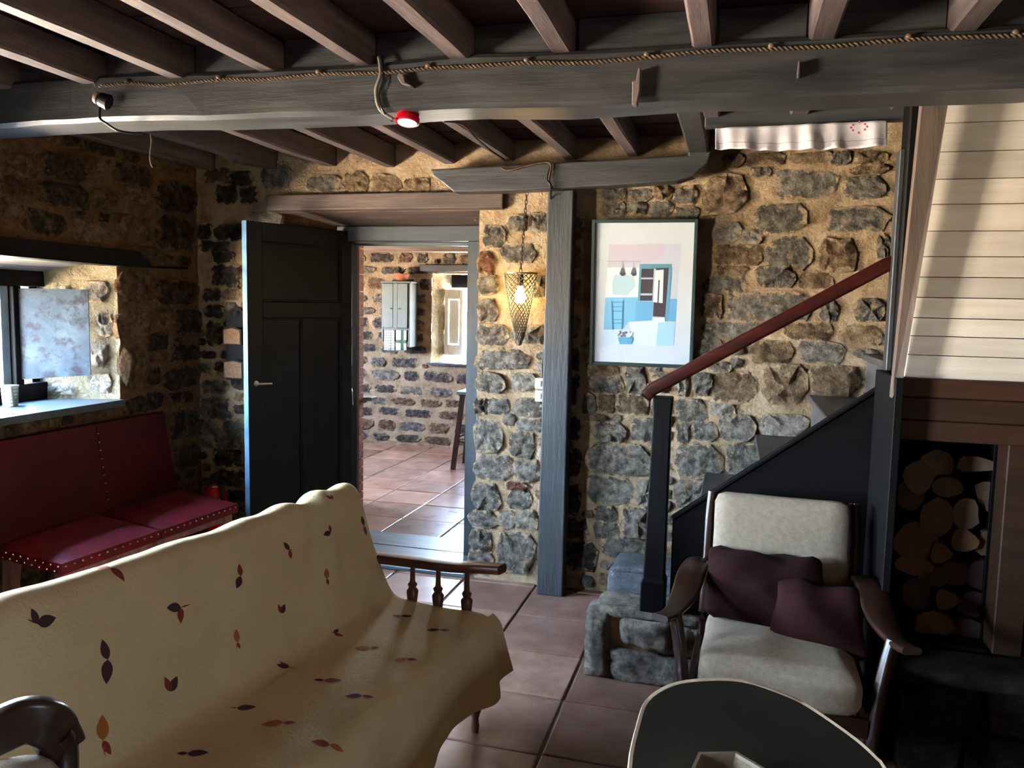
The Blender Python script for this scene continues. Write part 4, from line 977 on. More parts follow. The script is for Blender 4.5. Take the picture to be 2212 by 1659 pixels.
# ------------------------------------------------------------------ valance
va = thing('window_valance', 'short white cloth valance with red flower hanging at the stair opening', 'valance', (.2, 3.34, 2.18))
A0 = onY(1545, 278, 3.35); A1 = onY(1915, 262, 3.35); B0 = onY(1545, 322, 3.35); B1 = onY(1915, 318, 3.35)
b = bmesh.new(); NX, NZ = 90, 10; rows = []
for i in range(NX+1):
    s = i/NX; row = []
    for j in range(NZ+1):
        t = j/NZ; p = A0.lerp(A1, s).lerp(B0.lerp(B1, s), t)
        p.z -= .008*math.sin(s*math.pi)*t
        p.y += (.004+.013*t)*(math.sin(s*23+math.sin(s*9)*2.2)+.5*math.sin(s*51+1))-.01 + .02*noise.noise(Vector((s*7, t, 0)))*t
        row.append(b.verts.new(p))
    rows.append(row)
for i in range(NX):
    for j in range(NZ): b.faces.new((rows[i][j], rows[i+1][j], rows[i+1][j+1], rows[i][j+1]))
VC = mat('white_cotton', ['a9a5aa', 'bab6bb'], .9, 40, bump=.2, bscale=200)
o = obj('cloth', b, VC, va, smooth=True); q = o.modifiers.new('s', 'SOLIDIFY'); q.thickness = .002
dg = bpy.context.evaluated_depsgraph_get
def ovl_line(name, pts, r, m, parent):  obj(name, bm_tube(pts, r, 5), m, parent)
ovl_line('hem_stitch', [rows_ for rows_ in [Vector(o.data.vertices[i*(NZ+1)+7].co)+Vector((0, -.002, 0)) for i in range(0, NX+1)]], .0009, mat('stitch', '8a6a72', .8, bump=0), va)
fb = bmesh.new()
for k in range(8):
    a_ = k*math.pi/4; i = 76+round(4.2*math.cos(a_)*.9); j = max(0, min(NZ, 2+round(2.0*math.sin(a_))))
    cc = Vector(o.data.vertices[min(NX, i)*(NZ+1)+j].co)+Vector((0, -.004, 0)); r = .0045
    fb.faces.new([fb.verts.new(cc+Vector((r*math.cos(q_), 0, r*math.sin(q_)))) for q_ in [x*math.pi/3 for x in range(6)]])
obj('flower_embroidery', fb, mat('red_thread', 'b04a58', .8, bump=0), va)

# ------------------------------------------------------------------ wall rack beside the door
rk = thing('letter_rack', 'dark wooden wall rack with two pale wicker pockets, left of the door leaf', 'wall rack', (-2.93, 4.2, 1.05))
def wp(x, y, d=0.0): p = onY(x, y, 4.21-d); return p
b = bm_prism([(wp(x, y).x, wp(x, y).z) for x, y in ((490, 820), (490, 690), (497, 672), (507, 664), (513, 662), (520, 666), (528, 676), (532, 692), (532, 820))], lambda u, v, d: Vector((u, d, v)), 4.205, 4.225)
obj('back_board', b, W_BLACK['z'], rk)
WICK = mat('wicker', ['4a3220', '6b4c30', '7d5e40'], .85, 60, bump=.9, bscale=120, bdist=.004)
for y0, y1, x0, x1 in ((712, 744, 483, 522), (783, 817, 484, 526)):
    p0 = onY(x0, y1, 4.14); p1 = onY(x1, y0, 4.14)
    b = bm_prism([(p0.x, p0.z), (p1.x, p0.z), (p1.x, p1.z), ((p0.x+p1.x)/2+.02, p1.z+.012), ((p0.x+p1.x)/2-.02, p1.z+.012), (p0.x, p1.z)], lambda u, v, d: Vector((u, d, v)), 4.135, 4.15)
    obj('pocket_frame', b, W_BLACK['z'], rk)
    b = bm_prism([(p0.x+.008, p0.z+.006), (p1.x-.008, p0.z+.006), (p1.x-.008, p1.z-.004), ((p0.x+p1.x)/2, p1.z+.006), (p0.x+.008, p1.z-.004)], lambda u, v, d: Vector((u, d, v)), 4.131, 4.137)
    obj('wicker_panel', b, WICK, rk)
    box('pocket_side', W_BLACK['z'], rk, p0.x, p0.x+.008, 4.145, 4.21, p0.z, p1.z, .001); box('pocket_side', W_BLACK['z'], rk, p1.x-.008, p1.x, 4.145, 4.21, p0.z, p1.z, .001)
    box('pocket_base', W_BLACK['z'], rk, p0.x, p1.x, 4.145, 4.21, p0.z, p0.z+.008, .001)
hk = wp(512, 676, .01); obj('heart_hook', bm_tube([hk+Vector((0, -.012, .012)), hk+Vector((-.009, -.014, 0)), hk+Vector((0, -.014, -.016)), hk+Vector((.009, -.014, 0)), hk+Vector((0, -.012, .012))], .003, 6), STEEL, rk)

# ------------------------------------------------------------------ kitchen things
kb = hewn('kitchen_beam', W_LINTEL, None, -4.8, -1.0, 7.5, 7.66, 2.035, 2.17, .006, .2, .01, 30)
tag(kb, 'dark purple-brown beam across the kitchen ceiling beyond the doorway', 'beam')
cab = thing('wall_cabinet', 'grey painted wall cabinet with two doors on the kitchen stone wall', 'cabinet', (-3.5, 7.9, 1.05))
GP = mat('grey_cabinet_paint', ['3d4446', '4b5355'], .45, 8, bump=.05)
ca = onY(824, 712, 7.82); cbb = onY(882, 612, 7.82); x0, x1 = ca.x, cbb.x+.02; z0, z1 = 1.02, cbb.z
zs = ca.z
box('side', GP, cab, x0, x0+.02, 7.82, 8.03, z0+.1, z1, .003); box('side', GP, cab, x1-.02, x1, 7.82, 8.03, z0+.05, z1, .003)
box('top', GP, cab, x0-.01, x1+.015, 7.81, 8.03, z1, z1+.02, .003); box('shelf', GP, cab, x0+.02, x1-.02, 7.82, 8.03, zs, zs+.02, .002); box('back', W_BLACK['z'], cab, x0+.02, x1-.02, 8.01, 8.03, z0+.1, z1, 0)
xm = (x0+x1)/2
for s0, s1, hx_ in ((x0+.022, xm-.025, xm-.045), (xm+.025, x1-.022, xm+.045)):
    d_ = box('cabinet_door', GP, cab, s0, s1, 7.806, 7.82, zs+.024, z1-.004, .003)
    o = obj('knob', bm_lathe([(0, -.02), (.007, -.018), (.006, -.008), (.004, 0)], (hx_, 7.806, (zs+z1)/2-.02), 'y', 10), BLACK, d_)
box('centre_post', GP, cab, xm-.024, xm+.024, 7.808, 7.82, zs+.02, z1-.002, .002)
obj('towel_rail', bm_tube([(x0+.01, 7.85, zs-.06), (x1-.01, 7.85, zs-.06)], .006, 8), BLACK, cab)
pt = thing('terracotta_bowl', 'small terracotta bowl on top of the kitchen wall cabinet', 'bowl', (xm+.02, 7.9, z1+.02))
obj('bowl', bm_lathe([(0, .0), (.04, 0), (.065, .03), (.075, .065), (.08, .066), (.08, .08), (.07, .08), (.06, .03), (0, .01)], (xm+.03, 7.9, z1+.02), 'z', 20), mat('terracotta_pot', ['8a4a30', 'a8634a'], .8, 20, bump=.1), pt, smooth=True)
lf = bmesh.new()
for i in range(26):
    a_ = RND.uniform(0, 6.28); r = RND.uniform(.02, .13); c0 = Vector((xm+.03, 7.9, z1+.09)); tip = c0+Vector((math.cos(a_)*r, math.sin(a_)*r*.5, RND.uniform(.03, .09)))
    sd = Vector((-math.sin(a_), math.cos(a_), 0))*.01; md = c0.lerp(tip, .6)+Vector((0, 0, .015))
    lf.faces.new([lf.verts.new(c0), lf.verts.new(md+sd), lf.verts.new(tip), lf.verts.new(md-sd)])
obj('foliage', lf, mat('dark_leaves', ['11170e', '1d2616'], .7, 30, bump=0), pt)
# tea towels
def checkmat(name, base, line, sx, th=.12):
    m = bpy.data.materials.new(name); m.use_nodes = True; N = m.node_tree.nodes; L = m.node_tree.links; b = N['Principled BSDF']; b.inputs['Roughness'].default_value = .9
    g = N.new('ShaderNodeNewGeometry'); s = N.new('ShaderNodeSeparateXYZ'); L.new(g.outputs['Position'], s.inputs[0]); outs = []
    for a_ in ('X', 'Z'):
        mu = N.new('ShaderNodeMath'); mu.operation = 'MULTIPLY'; mu.inputs[1].default_value = sx; L.new(s.outputs[a_], mu.inputs[0])
        f = N.new('ShaderNodeMath'); f.operation = 'FRACT'; L.new(mu.outputs[0], f.inputs[0]); l = N.new('ShaderNodeMath'); l.operation = 'LESS_THAN'; l.inputs[1].default_value = th; L.new(f.outputs[0], l.inputs[0]); outs.append(l)
    mx = N.new('ShaderNodeMath'); mx.operation = 'MAXIMUM'; L.new(outs[0].outputs[0], mx.inputs[0]); L.new(outs[1].outputs[0], mx.inputs[1])
    mi = N.new('ShaderNodeMix'); mi.data_type = 'RGBA'; mi.inputs['A'].default_value = (*lin(base), 1); mi.inputs['B'].default_value = (*lin(line), 1)
    L.new(mx.outputs[0], mi.inputs['Factor']); L.new(mi.outputs['Result'], b.inputs['Base Color']); return m
TW = [checkmat('towel_check', '9a9d9c', '3c4346', 38, .14), checkmat('towel_stripe', '969c99', '33483f', 7.2, .24)]
for i, (q0, q1, lab) in enumerate(((829, 853, 'white tea towel with grey grid hanging under the kitchen cabinet'), (855, 879, 'white tea towel with green stripes hanging under the kitchen cabinet'))):
    p0 = onY(q0, 756, 7.83); p1 = onY(q1, 702, 7.83); b = bmesh.new(); rr = []
    for a in range(13):
        row = []
        for c_ in range(9):
            x = p0.x+(p1.x-p0.x)*a/12; z = p1.z+(p0.z-p1.z)*c_/8
            row.append(b.verts.new((x, 7.835+.006*math.sin(a*.9+i)*(c_/8)-.004, z)))
        rr.append(row)
    for a in range(12):
        for c_ in range(8): b.faces.new((rr[a][c_], rr[a+1][c_], rr[a+1][c_+1], rr[a][c_+1]))
    o = obj('tea_towel', b, TW[i], smooth=True); q = o.modifiers.new('s', 'SOLIDIFY'); q.thickness = .004; tag(o, lab, 'towel')
# brick pier with counter
pr = thing('brick_pier', 'slim brick pier just inside the kitchen behind the door leaf', 'pier', (-2.75, 5.45, 0))
obj('pier_core', bm_box(-3.2, -2.665, 5.32, 5.5, 0, 2.34, 0), mortar_k, pr)
BR = mat('brick_red', ['6a3826', '8a4a30', 'a35f42'], .9, 20, bump=.6, bscale=60)
bme = bpy.data.meshes.new('brick'); bb = bm_box(-.1, .1, -.02, .02, -.028, .028, .003); bb.to_mesh(bme); bb.free(); bme.materials.append(BR)
for r in range(37):
    for c_ in range(2):
        o = bpy.data.objects.new('brick', bme); COL.objects.link(o); x = -2.76-.21*c_-(.1 if r % 2 else 0)
        o.parent = pr; o.matrix_parent_inverse = Matrix.Translation(-pr.location); o.location = (x, 5.31, .03+r*.062)
    o = bpy.data.objects.new('brick', bme); COL.objects.link(o); o.parent = pr; o.matrix_parent_inverse = Matrix.Translation(-pr.location)
    o.location = (-2.655, 5.41, .03+r*.062); o.rotation_euler = (0, 0, math.pi/2); o.scale = (.8, 1, 1)
ct = thing('kitchen_counter', 'pale-topped counter end poking out beside the brick pier', 'counter', (-2.62, 5.6, 0))
box('worktop', mat('worktop', ['8d9a9c', 'a7b2b3'], .25, 5, bump=0), ct, -3.2, -2.575, 5.50, 5.60, .80, .83, .004)
box('cabinet_body', W_CHAIR['z'], ct, -3.2, -2.70, 5.54, 5.6, .0, .80, .004)
# stool
sto = thing('kitchen_stool', 'tall dark stool at the right of the kitchen opening', 'stool', (-2.25, 7.2, 0))
box('seat', W_THR, sto, -2.44, -2.1, 7.02, 7.36, .70, .73, .008, 2)
for sx, sy in ((-1, -1), (1, -1), (1, 1), (-1, 1)):
    c0 = Vector((-2.27+sx*.12, 7.19+sy*.12, .70)); c1 = Vector((-2.27+sx*.19, 7.19+sy*.17, 0))
    hexa('leg', W_CHAIR['z'], sto, [c1+Vector((u*.02, v*.02, 0)) for u, v in ((-1, -1), (1, -1), (1, 1), (-1, 1))], [c0+Vector((u*.02, v*.02, 0)) for u, v in ((-1, -1), (1, -1), (1, 1), (-1, 1))])
for sx in (-1, 1): obj('stretcher', bm_tube([(-2.27+sx*.16, 7.05, .3), (-2.27+sx*.16, 7.33, .3)], .012, 8), W_CHAIR['y'], sto)
for sy in (-1, 1): obj('stretcher', bm_tube([(-2.43, 7.19+sy*.145, .26), (-2.11, 7.19+sy*.145, .26)], .012, 8), W_CHAIR['x'], sto)

# ------------------------------------------------------------------ candle pot on the sill
pb = onX(22, 862, -3.38)
mg = thing('candle_tin', 'small plaid patterned tin standing on the window sill', 'tin', (-3.38, pb.y, 1.0))
TT = checkmat('plaid_tin', 'b9b19b', '6f6a55', 60, .25)
smooth_angle(obj('tin_body', bm_lathe([(0, 0), (.032, 0), (.038, .1), (.035, .1), (.03, .01), (0, .01)], (-3.38, pb.y, 1.0), 'z', 24), TT, mg), 40)
obj('tin_rim', bm_lathe([(.036, .098), (.04, .098), (.04, .104), (.036, .104)], (-3.38, pb.y, 1.0), 'z', 24), STEEL, mg)

# ------------------------------------------------------------------ red settle
bench = thing('red_bench', 'red upholstered settle with brass studs below the window', 'bench', (-2.8, 3.2, 0))
FN, BN, BF, FF = Vector((-2.605, 2.625, 0)), Vector((-3.05, 2.72, 0)), Vector((-3.04, 3.89, 0)), Vector((-2.52, 3.72, 0))
def bl(s, t): return FN.lerp(FF, s).lerp(BN.lerp(BF, s), t)   # s along, t front to back
def seat_cushion(s0, s1):
    b = bmesh.new(); n1, n2 = 16, 10; top = []; bot = []
    for i in range(n1+1):
        r1, r2 = [], []
        for j in range(n2+1):
            u, v = i/n1, j/n2; p = bl(s0+(s1-s0)*u, v); e_ = min(u, 1-u)*n1/2.5; f_ = min(v, 1-v)*n2/2.5
            h = .452+.03*min(1, e_)**.5*min(1, f_)**.5*(1-.25*(2*u-1)**2)
            r1.append(b.verts.new(p+VZ*h)); r2.append(b.verts.new(p+VZ*.405))
        top.append(r1); bot.append(r2)
    for i in range(n1):
        for j in range(n2): b.faces.new((top[i][j], top[i+1][j], top[i+1][j+1], top[i][j+1])); b.faces.new((bot[i][j], bot[i][j+1], bot[i+1][j+1], bot[i+1][j]))
    for i in range(n1): b.faces.new((top[i][0], bot[i][0], bot[i+1][0], top[i+1][0])); b.faces.new((top[i][n2], top[i+1][n2], bot[i+1][n2], bot[i][n2]))
    for j in range(n2): b.faces.new((top[0][j], top[0][j+1], bot[0][j+1], bot[0][j])); b.faces.new((top[n1][j], bot[n1][j], bot[n1][j+1], top[n1][j+1]))
    return smooth_angle(obj('seat_cushion', b, RED, bench), 50)
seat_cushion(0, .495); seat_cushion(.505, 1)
# backrest
def bk(s, z, d): p = BN.lerp(BF, s); p = p+Vector((-.015-(z-.45)*.05+d, 0, 0)); p.y += (-.0*(1-s)) - (z-.45)*.18*s; return Vector((p.x, p.y, z))
for s0, s1 in ((-.03, .55), (.555, 1.0)):
    b = bmesh.new(); g = []
    for i in range(9):
        r = []
        for j in range(7):
            s = s0+(s1-s0)*i/8; z = .44+(.465 if s < .9 else .462)*j/6; pf = .012*(1-(2*i/8-1)**2)*(1-(2*j/6-1)**2)
            r.append((b.verts.new(bk(s, z, .03+pf)), b.verts.new(bk(s, z, -.02))))
        g.append(r)
    for i in range(8):
        for j in range(6):
            b.faces.new((g[i][j][0], g[i+1][j][0], g[i+1][j+1][0], g[i][j+1][0])); b.faces.new((g[i][j][1], g[i][j+1][1], g[i+1][j+1][1], g[i+1][j][1]))
    for i in range(8): b.faces.new((g[i][0][0], g[i][0][1], g[i+1][0][1], g[i+1][0][0])); b.faces.new((g[i][6][0], g[i+1][6][0], g[i+1][6][1], g[i][6][1]))
    for j in range(6): b.faces.new((g[0][j][0], g[0][j+1][0], g[0][j+1][1], g[0][j][1])); b.faces.new((g[8][j][0], g[8][j][1], g[8][j+1][1], g[8][j+1][0]))
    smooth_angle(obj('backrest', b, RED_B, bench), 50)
sme = bpy.data.meshes.new('stud'); sb_ = bm_lathe([(0, -.004), (.004, -.0035), (.0065, 0), (.0065, .002)], (0, 0, 0), 'y', 8); sb_.to_mesh(sme); sb_.free(); sme.materials.append(BRASS)
def stud(p):
    o = bpy.data.objects.new('stud', sme); COL.objects.link(o); o.parent = bench; o.matrix_parent_inverse = Matrix.Translation(-bench.location); o.location = p; return o
for i in range(26):
    p = bl((i+.4)/26, 0); stud(p+Vector((.004, 0, .438))).rotation_euler = (0, 0, math.pi/2)
for i in range(9):
    p = bl(0, (i+.4)/9); stud(p+Vector((0, -.003, .438))); stud(bl(0, (i+.9)/9)+Vector((0, -.003, .415)))
for i in range(10): stud(bk(.552, .47+i*.043, .034)).rotation_euler = (0, 0, math.pi/2)
LEGM = wood('bench_leg', ['5a3a34', '7a544c', '8f6a62'], 'z', .4, bump=.1)
for s, t, ds, dt in ((.04, .1, -.02, -.05), (.04, .88, -.02, .04), (.5, .08, 0, -.05), (.95, .1, .03, -.05), (.96, .88, .03, .02), (.5, .9, 0, .03)):
    c0 = bl(s, t); c1 = bl(s+ds, t+dt)
    hexa('leg', LEGM, bench, [c1+Vector((u*.018, v*.018, 0)) for u, v in ((-1, -1), (1, -1), (1, 1), (-1, 1))], [c0+Vector((u*.026, v*.026, .405)) for u, v in ((-1, -1), (1, -1), (1, 1), (-1, 1))])
o = obj('frame_rail', bm_sweep([bl(.04, .1)+VZ*.385, bl(.96, .1)+VZ*.385], rrect(.012, .025, .004, 1)), LEGM, bench)
# extinguisher
ex = thing('fire_extinguisher', 'red fire extinguisher with black valve standing behind the settle', 'fire extinguisher', (-2.87, 4.02, 0))
EC = (-2.875, 4.02, 0)
smooth_angle(obj('cylinder', bm_lathe([(0, 0), (.06, 0), (.068, .01), (.068, .40), (.055, .435), (.03, .455), (.018, .462), (.018, .475), (0, .475)], EC, 'z', 24), mat('extinguisher_red', 'c01018', .25, bump=0), ex), 40)
vb = bm_lathe([(.015, .47), (.02, .475), (.02, .51), (.01, .515), (0, .515)], EC, 'z', 12)
bm_sweep([(EC[0]-.02, EC[1], .515), (EC[0]+.03, EC[1]-.03, .535), (EC[0]+.10, EC[1]-.05, .565)], rrect(.012, .004, .002, 1), bm=vb)
bm_sweep([(EC[0]-.02, EC[1], .50), (EC[0]+.04, EC[1]-.03, .505), (EC[0]+.09, EC[1]-.05, .50)], rrect(.01, .004, .002, 1), bm=vb)
obj('valve', vb, BLACK, ex); obj('hose', bm_tube(catmull([(EC[0]+.02, EC[1]-.02, .5), (EC[0]+.075, EC[1]-.05, .46), (EC[0]+.078, EC[1]-.03, .3), (EC[0]+.075, EC[1], .12)], 5), .009, 8), BLACK, ex)
obj('neck_band', bm_lathe([(.031, .452), (.034, .452), (.034, .462), (.031, .462)], EC, 'z', 20), STEEL, ex)

# ------------------------------------------------------------------ sofa and its throw
so = thing('wooden_sofa', 'wooden sofa with spindle arm almost hidden under a cream throw', 'sofa', (-1.1, 2.0, 0))
ANG = math.radians(8)
UL = Vector((-math.sin(ANG), -math.cos(ANG), 0)); UV = Vector((math.cos(ANG), -math.sin(ANG), 0))   # along (towards camera), forward
SO = Vector((-1.215, 2.765, 0))       # crease at the far end
SMx = Matrix((UL, UV, VZ)).transposed().to_4x4(); SMx.translation = SO
def SP(u, v, z): return SMx @ Vector((u, v, z))
LEN = 1.62
def sbx(n, m, u0, u1, v0, v1, z0, z1, bev=.006, seg=2): return box(n, m, so, u0, u1, v0, v1, z0, z1, bev, seg, mtx=SMx)
CUSH = mat('sofa_cushion', ['8a7a60', '9d8c70'], .9, 30, bump=.3)
sbx('seat_cushion', CUSH, .04, LEN-.04, 0, .37, .26, .385, .03, 3)
bb = bm_box(.04, LEN-.04, -.13, -.08, .34, .74, .02, 2, mtx=Matrix.Identity(4))
for v in bb.verts: v.co.y -= (v.co.z-.4)*.30
bmesh.ops.transform(bb, matrix=SMx, verts=bb.verts); obj('back_cushion', bb, CUSH, so)
sbx('seat_frame', W_SOFA['y'], 0, LEN, .36, .41, .20, .26); sbx('seat_frame', W_SOFA['y'], 0, LEN, -.12, -.07, .24, .30)
sbx('side_rail', W_SOFA['x'], 0, .04, -.07, .36, .20, .26); sbx('side_rail', W_SOFA['x'], LEN-.04, LEN, -.07, .36, .20, .26)
for uu in (.02, LEN-.02):
    sg = -1 if uu < .5 else 1
    for vv_ in (.385, -.1):
        prf = [(.012, 0), (.016, .02), (.012, .05), (.024, .09), (.026, .13), (.016, .17), (.022, .2)]
        b = bm_lathe(prf, (0, 0, 0), 'z', 14); bmesh.ops.transform(b, matrix=Matrix.Translation(SP(uu+.02*(1 if uu < .5 else -1), vv_, 0)), verts=b.verts)
        smooth_angle(obj('leg', b, W_SOFA['z'], so), 50)
    ap = [(uu, -.24, .56), (uu, -.1, .562), (uu, .1, .570), (uu-.0, .25, .576), (uu, .36, .588), (uu+.012, .455, .600)]
    if uu < .5: ap = [(a0-.05, b0, c0) for a0, b0, c0 in ap]
    pth = catmull([SP(*q) for q in ap], 5)
    b = bm_sweep(pth, lambda t: rrect(.03+.006*math.sin(t*3.1), .016, .012, 3)); smooth_angle(obj('armrest', b, W_SOFA['x'], so), 50)
    for k, vv_ in enumerate((.08, .19, .31)):
        prf = [(.011, .22), (.012, .30), (.017, .40), (.023, .455), (.014, .468), (.019, .482), (.011, .49), (.010, .50), (.008, .575)]
        b = bm_lathe(prf, (0, 0, 0), 'z', 12); bmesh.ops.transform(b, matrix=Matrix.Translation(SP(uu+(-.05 if uu < .5 else 0), vv_, 0)), verts=b.verts)
        smooth_angle(obj('spindle', b, W_SOFA['z'], so), 50)
# back posts
for uu in (.0, LEN-.03):
    bb = bm_box(uu, uu+.03, -.13, -.10, .24, .74, .004)
    for v in bb.verts: v.co.y -= max(0, v.co.z-.4)*.30
    bmesh.ops.transform(bb, matrix=SMx, verts=bb.verts); obj('back_post', bb, W_SOFA['z'], so)
# throw profile (v, z) from behind the back, over the top, down the back, across the seat and down the front
PR = [(-.33, .45), (-.30, .62), (-.275, .78), (-.26, .835), (-.235, .862), (-.195, .868), (-.165, .85), (-.145, .81), (-.10, .68), (-.05, .55), (-.01, .46), (.03, .428), (.12, .422), (.25, .425), (.35, .428), (.405, .415), (.432, .38), (.44, .30), (.445, .24), (.45, .19), (.452, .15)]
prof = catmull([Vector((a_, 0, z)) for a_, z in PR], 6)
for p in prof:
    if p.z > .45: p.z = .45+(p.z-.45)*.92
NS = len(prof)-1
def nrm(i):
    t = prof[min(i+1, NS)]-prof[max(i-1, 0)]; t.normalize(); n = Vector((-t.z, 0, t.x))
    return n if n.z > 0 or n.x > .2 else n
NT = 110; r_ = .03; grid = []
b = bmesh.new()
for k in range(NT+1):
    tt = -.16+(LEN+.2)*k/NT; row = []
    for i, p in enumerate(prof):
        n = nrm(i); q = p.copy(); s = i/NS
        if tt >= 0: u = tt
        else:
            a_ = min(1, -tt/(r_*1.57))*1.5708; extra = max(0, -tt-r_*1.57)
            front = p.x > .40 or (p.x > .38 and p.z < .4)
            back_ = p.z > .5 and p.x < 0
            if front:            # the front hang flares out past the corner instead of turning under
                u = tt*.30; q.x += .10*(.43-p.z)*(-tt/.16); q.z -= 0
                if p.z < .40: q.z = .40-(.40-p.z)*(1-.25*min(1, (-tt)/.16))
            else:
                dn_ = (r_*(1-math.cos(a_))+extra)
                u = -r_*math.sin(a_); q -= n*dn_*(.9 if back_ else 1)
        # folds
        w1 = noise.noise(Vector((tt*3.2+p.z*1.5, p.z*1.3, 5)))*.016 + noise.noise(Vector((tt*9+p.z*4, p.x*5+p.z*3, 1)))*.006
        if p.x < 0 and p.z > .5: w1 += .007*math.sin((tt+p.z*.35)*30+2.2*noise.noise(Vector((tt*4, p.z*3, 0))))*max(0, 1-abs(tt-.25)/.5)
        if p.x > .40: w1 += (.43-p.z)*.10*math.sin(tt*15+1.5*noise.noise(Vector((tt*3, 0, 0))))+ (.43-p.z)*.02
        if -.28 < p.x < -.12 and p.z > .8: w1 += .005*math.exp(-((tt-.19)/.05)**2)-.006*math.exp(-((tt-.27)/.03)**2)
        if abs(p.x) < .06 and p.z < .5: w1 *= .4
        q += n*(w1+.004)
        row.append(b.verts.new(SP(u, q.x, max(.02, q.z+(.02*noise.noise(Vector((tt*8, 2, 2))) if i > NS-5 else 0)))))
    grid.append(row)
for k in range(NT):
    for i in range(NS): b.faces.new((grid[k][i], grid[k+1][i], grid[k+1][i+1], grid[k][i+1]))
throw = obj('sofa_throw', b, THROW, smooth=True)
tag(throw, 'cream throw with scattered embroidered leaves draped over the sofa', 'throw')
bv = BVHTree.FromPolygons([v.co.copy() for v in throw.data.vertices], [tuple(p.vertices) for p in throw.data.polygons])
q = throw.modifiers.new('s', 'SOLIDIFY'); q.thickness = .004; q.offset = -1
# rough fringe along the far front corner
PURPLE = mat('thread_purple', '3d2226', .9, bump=0); RUST = mat('thread_rust', '7a2c1e', .9, bump=0); OCH = mat('thread_ochre', '9a5a26', .9, bump=0)
def leaf(b, o0, ax, ay, ang, ln_, wd, curve=0):
    pts = []; n = 7
    for i in range(n+1):
        t = i/n; w_ = wd*math.sin(math.pi*t**.8)**.9 if 0 < t < 1 else 0; pts.append((t*ln_, w_, curve*t*t*ln_))
    L, Rr = [], []
    c, s = math.cos(ang), math.sin(ang)
    def tr(x, y):
        X_, Y_ = x*c-y*s, x*s+y*c; return o0+ax*X_+ay*Y_
    def snap(p, nn):
        h = bv.ray_cast(p+nn*.05, -nn, .12); return (h[0]+nn*.0012) if h[0] is not None else p+nn*.001
    nn = ax.cross(ay).normalized()
    for x, w_, cv in pts: L.append(b.verts.new(snap(tr(x, cv+w_), nn))); Rr.append(b.verts.new(snap(tr(x, cv-w_), nn)))
    for i in range(n):
        try: b.faces.new((L[i], L[i+1], Rr[i+1], Rr[i]))
        except Exception: pass
def sprig(px_, py_, stem_a, l1, a1, m1, l2, a2, m2, stem=.0, ms=None):
    d = ray(px_, py_).normalized(); h = bv.ray_cast(CP, d)
    if h[0] is None: return
    p, nn = h[0], h[1]
    if nn.dot(d) > 0: nn = -nn
    ax = UL*-1; ax = (ax-nn*ax.dot(nn)).normalized(); ay = nn.cross(ax)
    # express requested picture angles on the surface: project picture axes
    ex = (Rv-nn*Rv.dot(nn)); ey = (Uv-nn*Uv.dot(nn))
    def ang(a_): v = ex*math.cos(a_)+ey*math.sin(a_); return math.atan2(v.dot(ay), v.dot(ax))
    b = bmesh.new(); mats = [m1, m2, ms or m1]
    l1 *= 1.3; l2 *= 1.3; leaf(b, p, ax, ay, ang(math.radians(a1)), l1, l1*.28)
    for f in b.faces: f.material_index = 0
    k = len(b.faces); leaf(b, p, ax, ay, ang(math.radians(a2)), l2, l2*.25); b.faces.ensure_lookup_table()
    for f in b.faces[k:]: f.material_index = 1
    if stem:
        k = len(b.faces); leaf(b, p, ax, ay, ang(math.radians(stem_a)), stem, .0018); b.faces.ensure_lookup_table()
        for f in b.faces[k:]: f.material_index = 2
    me = bpy.data.meshes.new('leaf_sprig'); b.to_mesh(me); b.free(); o = obj('leaf_sprig', me, mats, throw)
SPR = [(80,1348,180,.04,15,PURPLE,.03,110,PURPLE,.03),(238,1228,0,.036,205,OCH,.036,-20,RUST,0),(232,1425,40,.045,235,PURPLE,.04,100,PURPLE,.02),(390,1312,15,.036,190,PURPLE,.034,240,RUST,.035),
 (368,1494,0,.034,40,PURPLE,.032,110,RUST,0),(520,1245,60,.032,225,PURPLE,.03,80,RUST,.008),(512,1388,235,.03,70,OCH,.016,-60,RUST,.02),(512,1530,200,.04,25,PURPLE,.02,60,PURPLE,.02),
 (608,1325,0,.026,40,PURPLE,.024,110,RUST,0),(625,1188,10,.026,150,PURPLE,.024,-100,RUST,.012),(714,1150,0,.026,200,PURPLE,.022,80,RUST,.0),(706,1250,240,.028,75,OCH,.018,-90,RUST,.012),
 (722,1368,200,.026,-60,RUST,.022,70,PURPLE,.012),(625,1442,10,.03,215,PURPLE,.028,100,RUST,.02),(700,1470,0,.04,20,RUST,.024,160,PURPLE,0),(866,1331,220,.032,10,PURPLE,.024,170,RUST,.01),
 (950,1361,0,.036,200,PURPLE,.026,5,RUST,0),(800,1400,0,.04,195,OCH,.022,15,RUST,0),(782,1504,20,.036,205,PURPLE,.026,10,RUST,.02),(878,1425,180,.03,190,OCH,.026,10,RUST,.02),
 (612,1562,0,.045,205,OCH,.026,15,RUST,0),(712,1610,30,.036,205,RUST,.03,40,OCH,0),(222,1600,250,.045,65,OCH,.03,-60,RUST,.04),(405,1628,200,.04,15,PURPLE,.02,185,PURPLE,.015),
 (786,1136,90,.03,100,PURPLE,.03,-80,RUST,0),(716,1078,0,.02,45,RUST,.02,200,RUST,.0)]
for s_ in SPR: sprig(*s_)

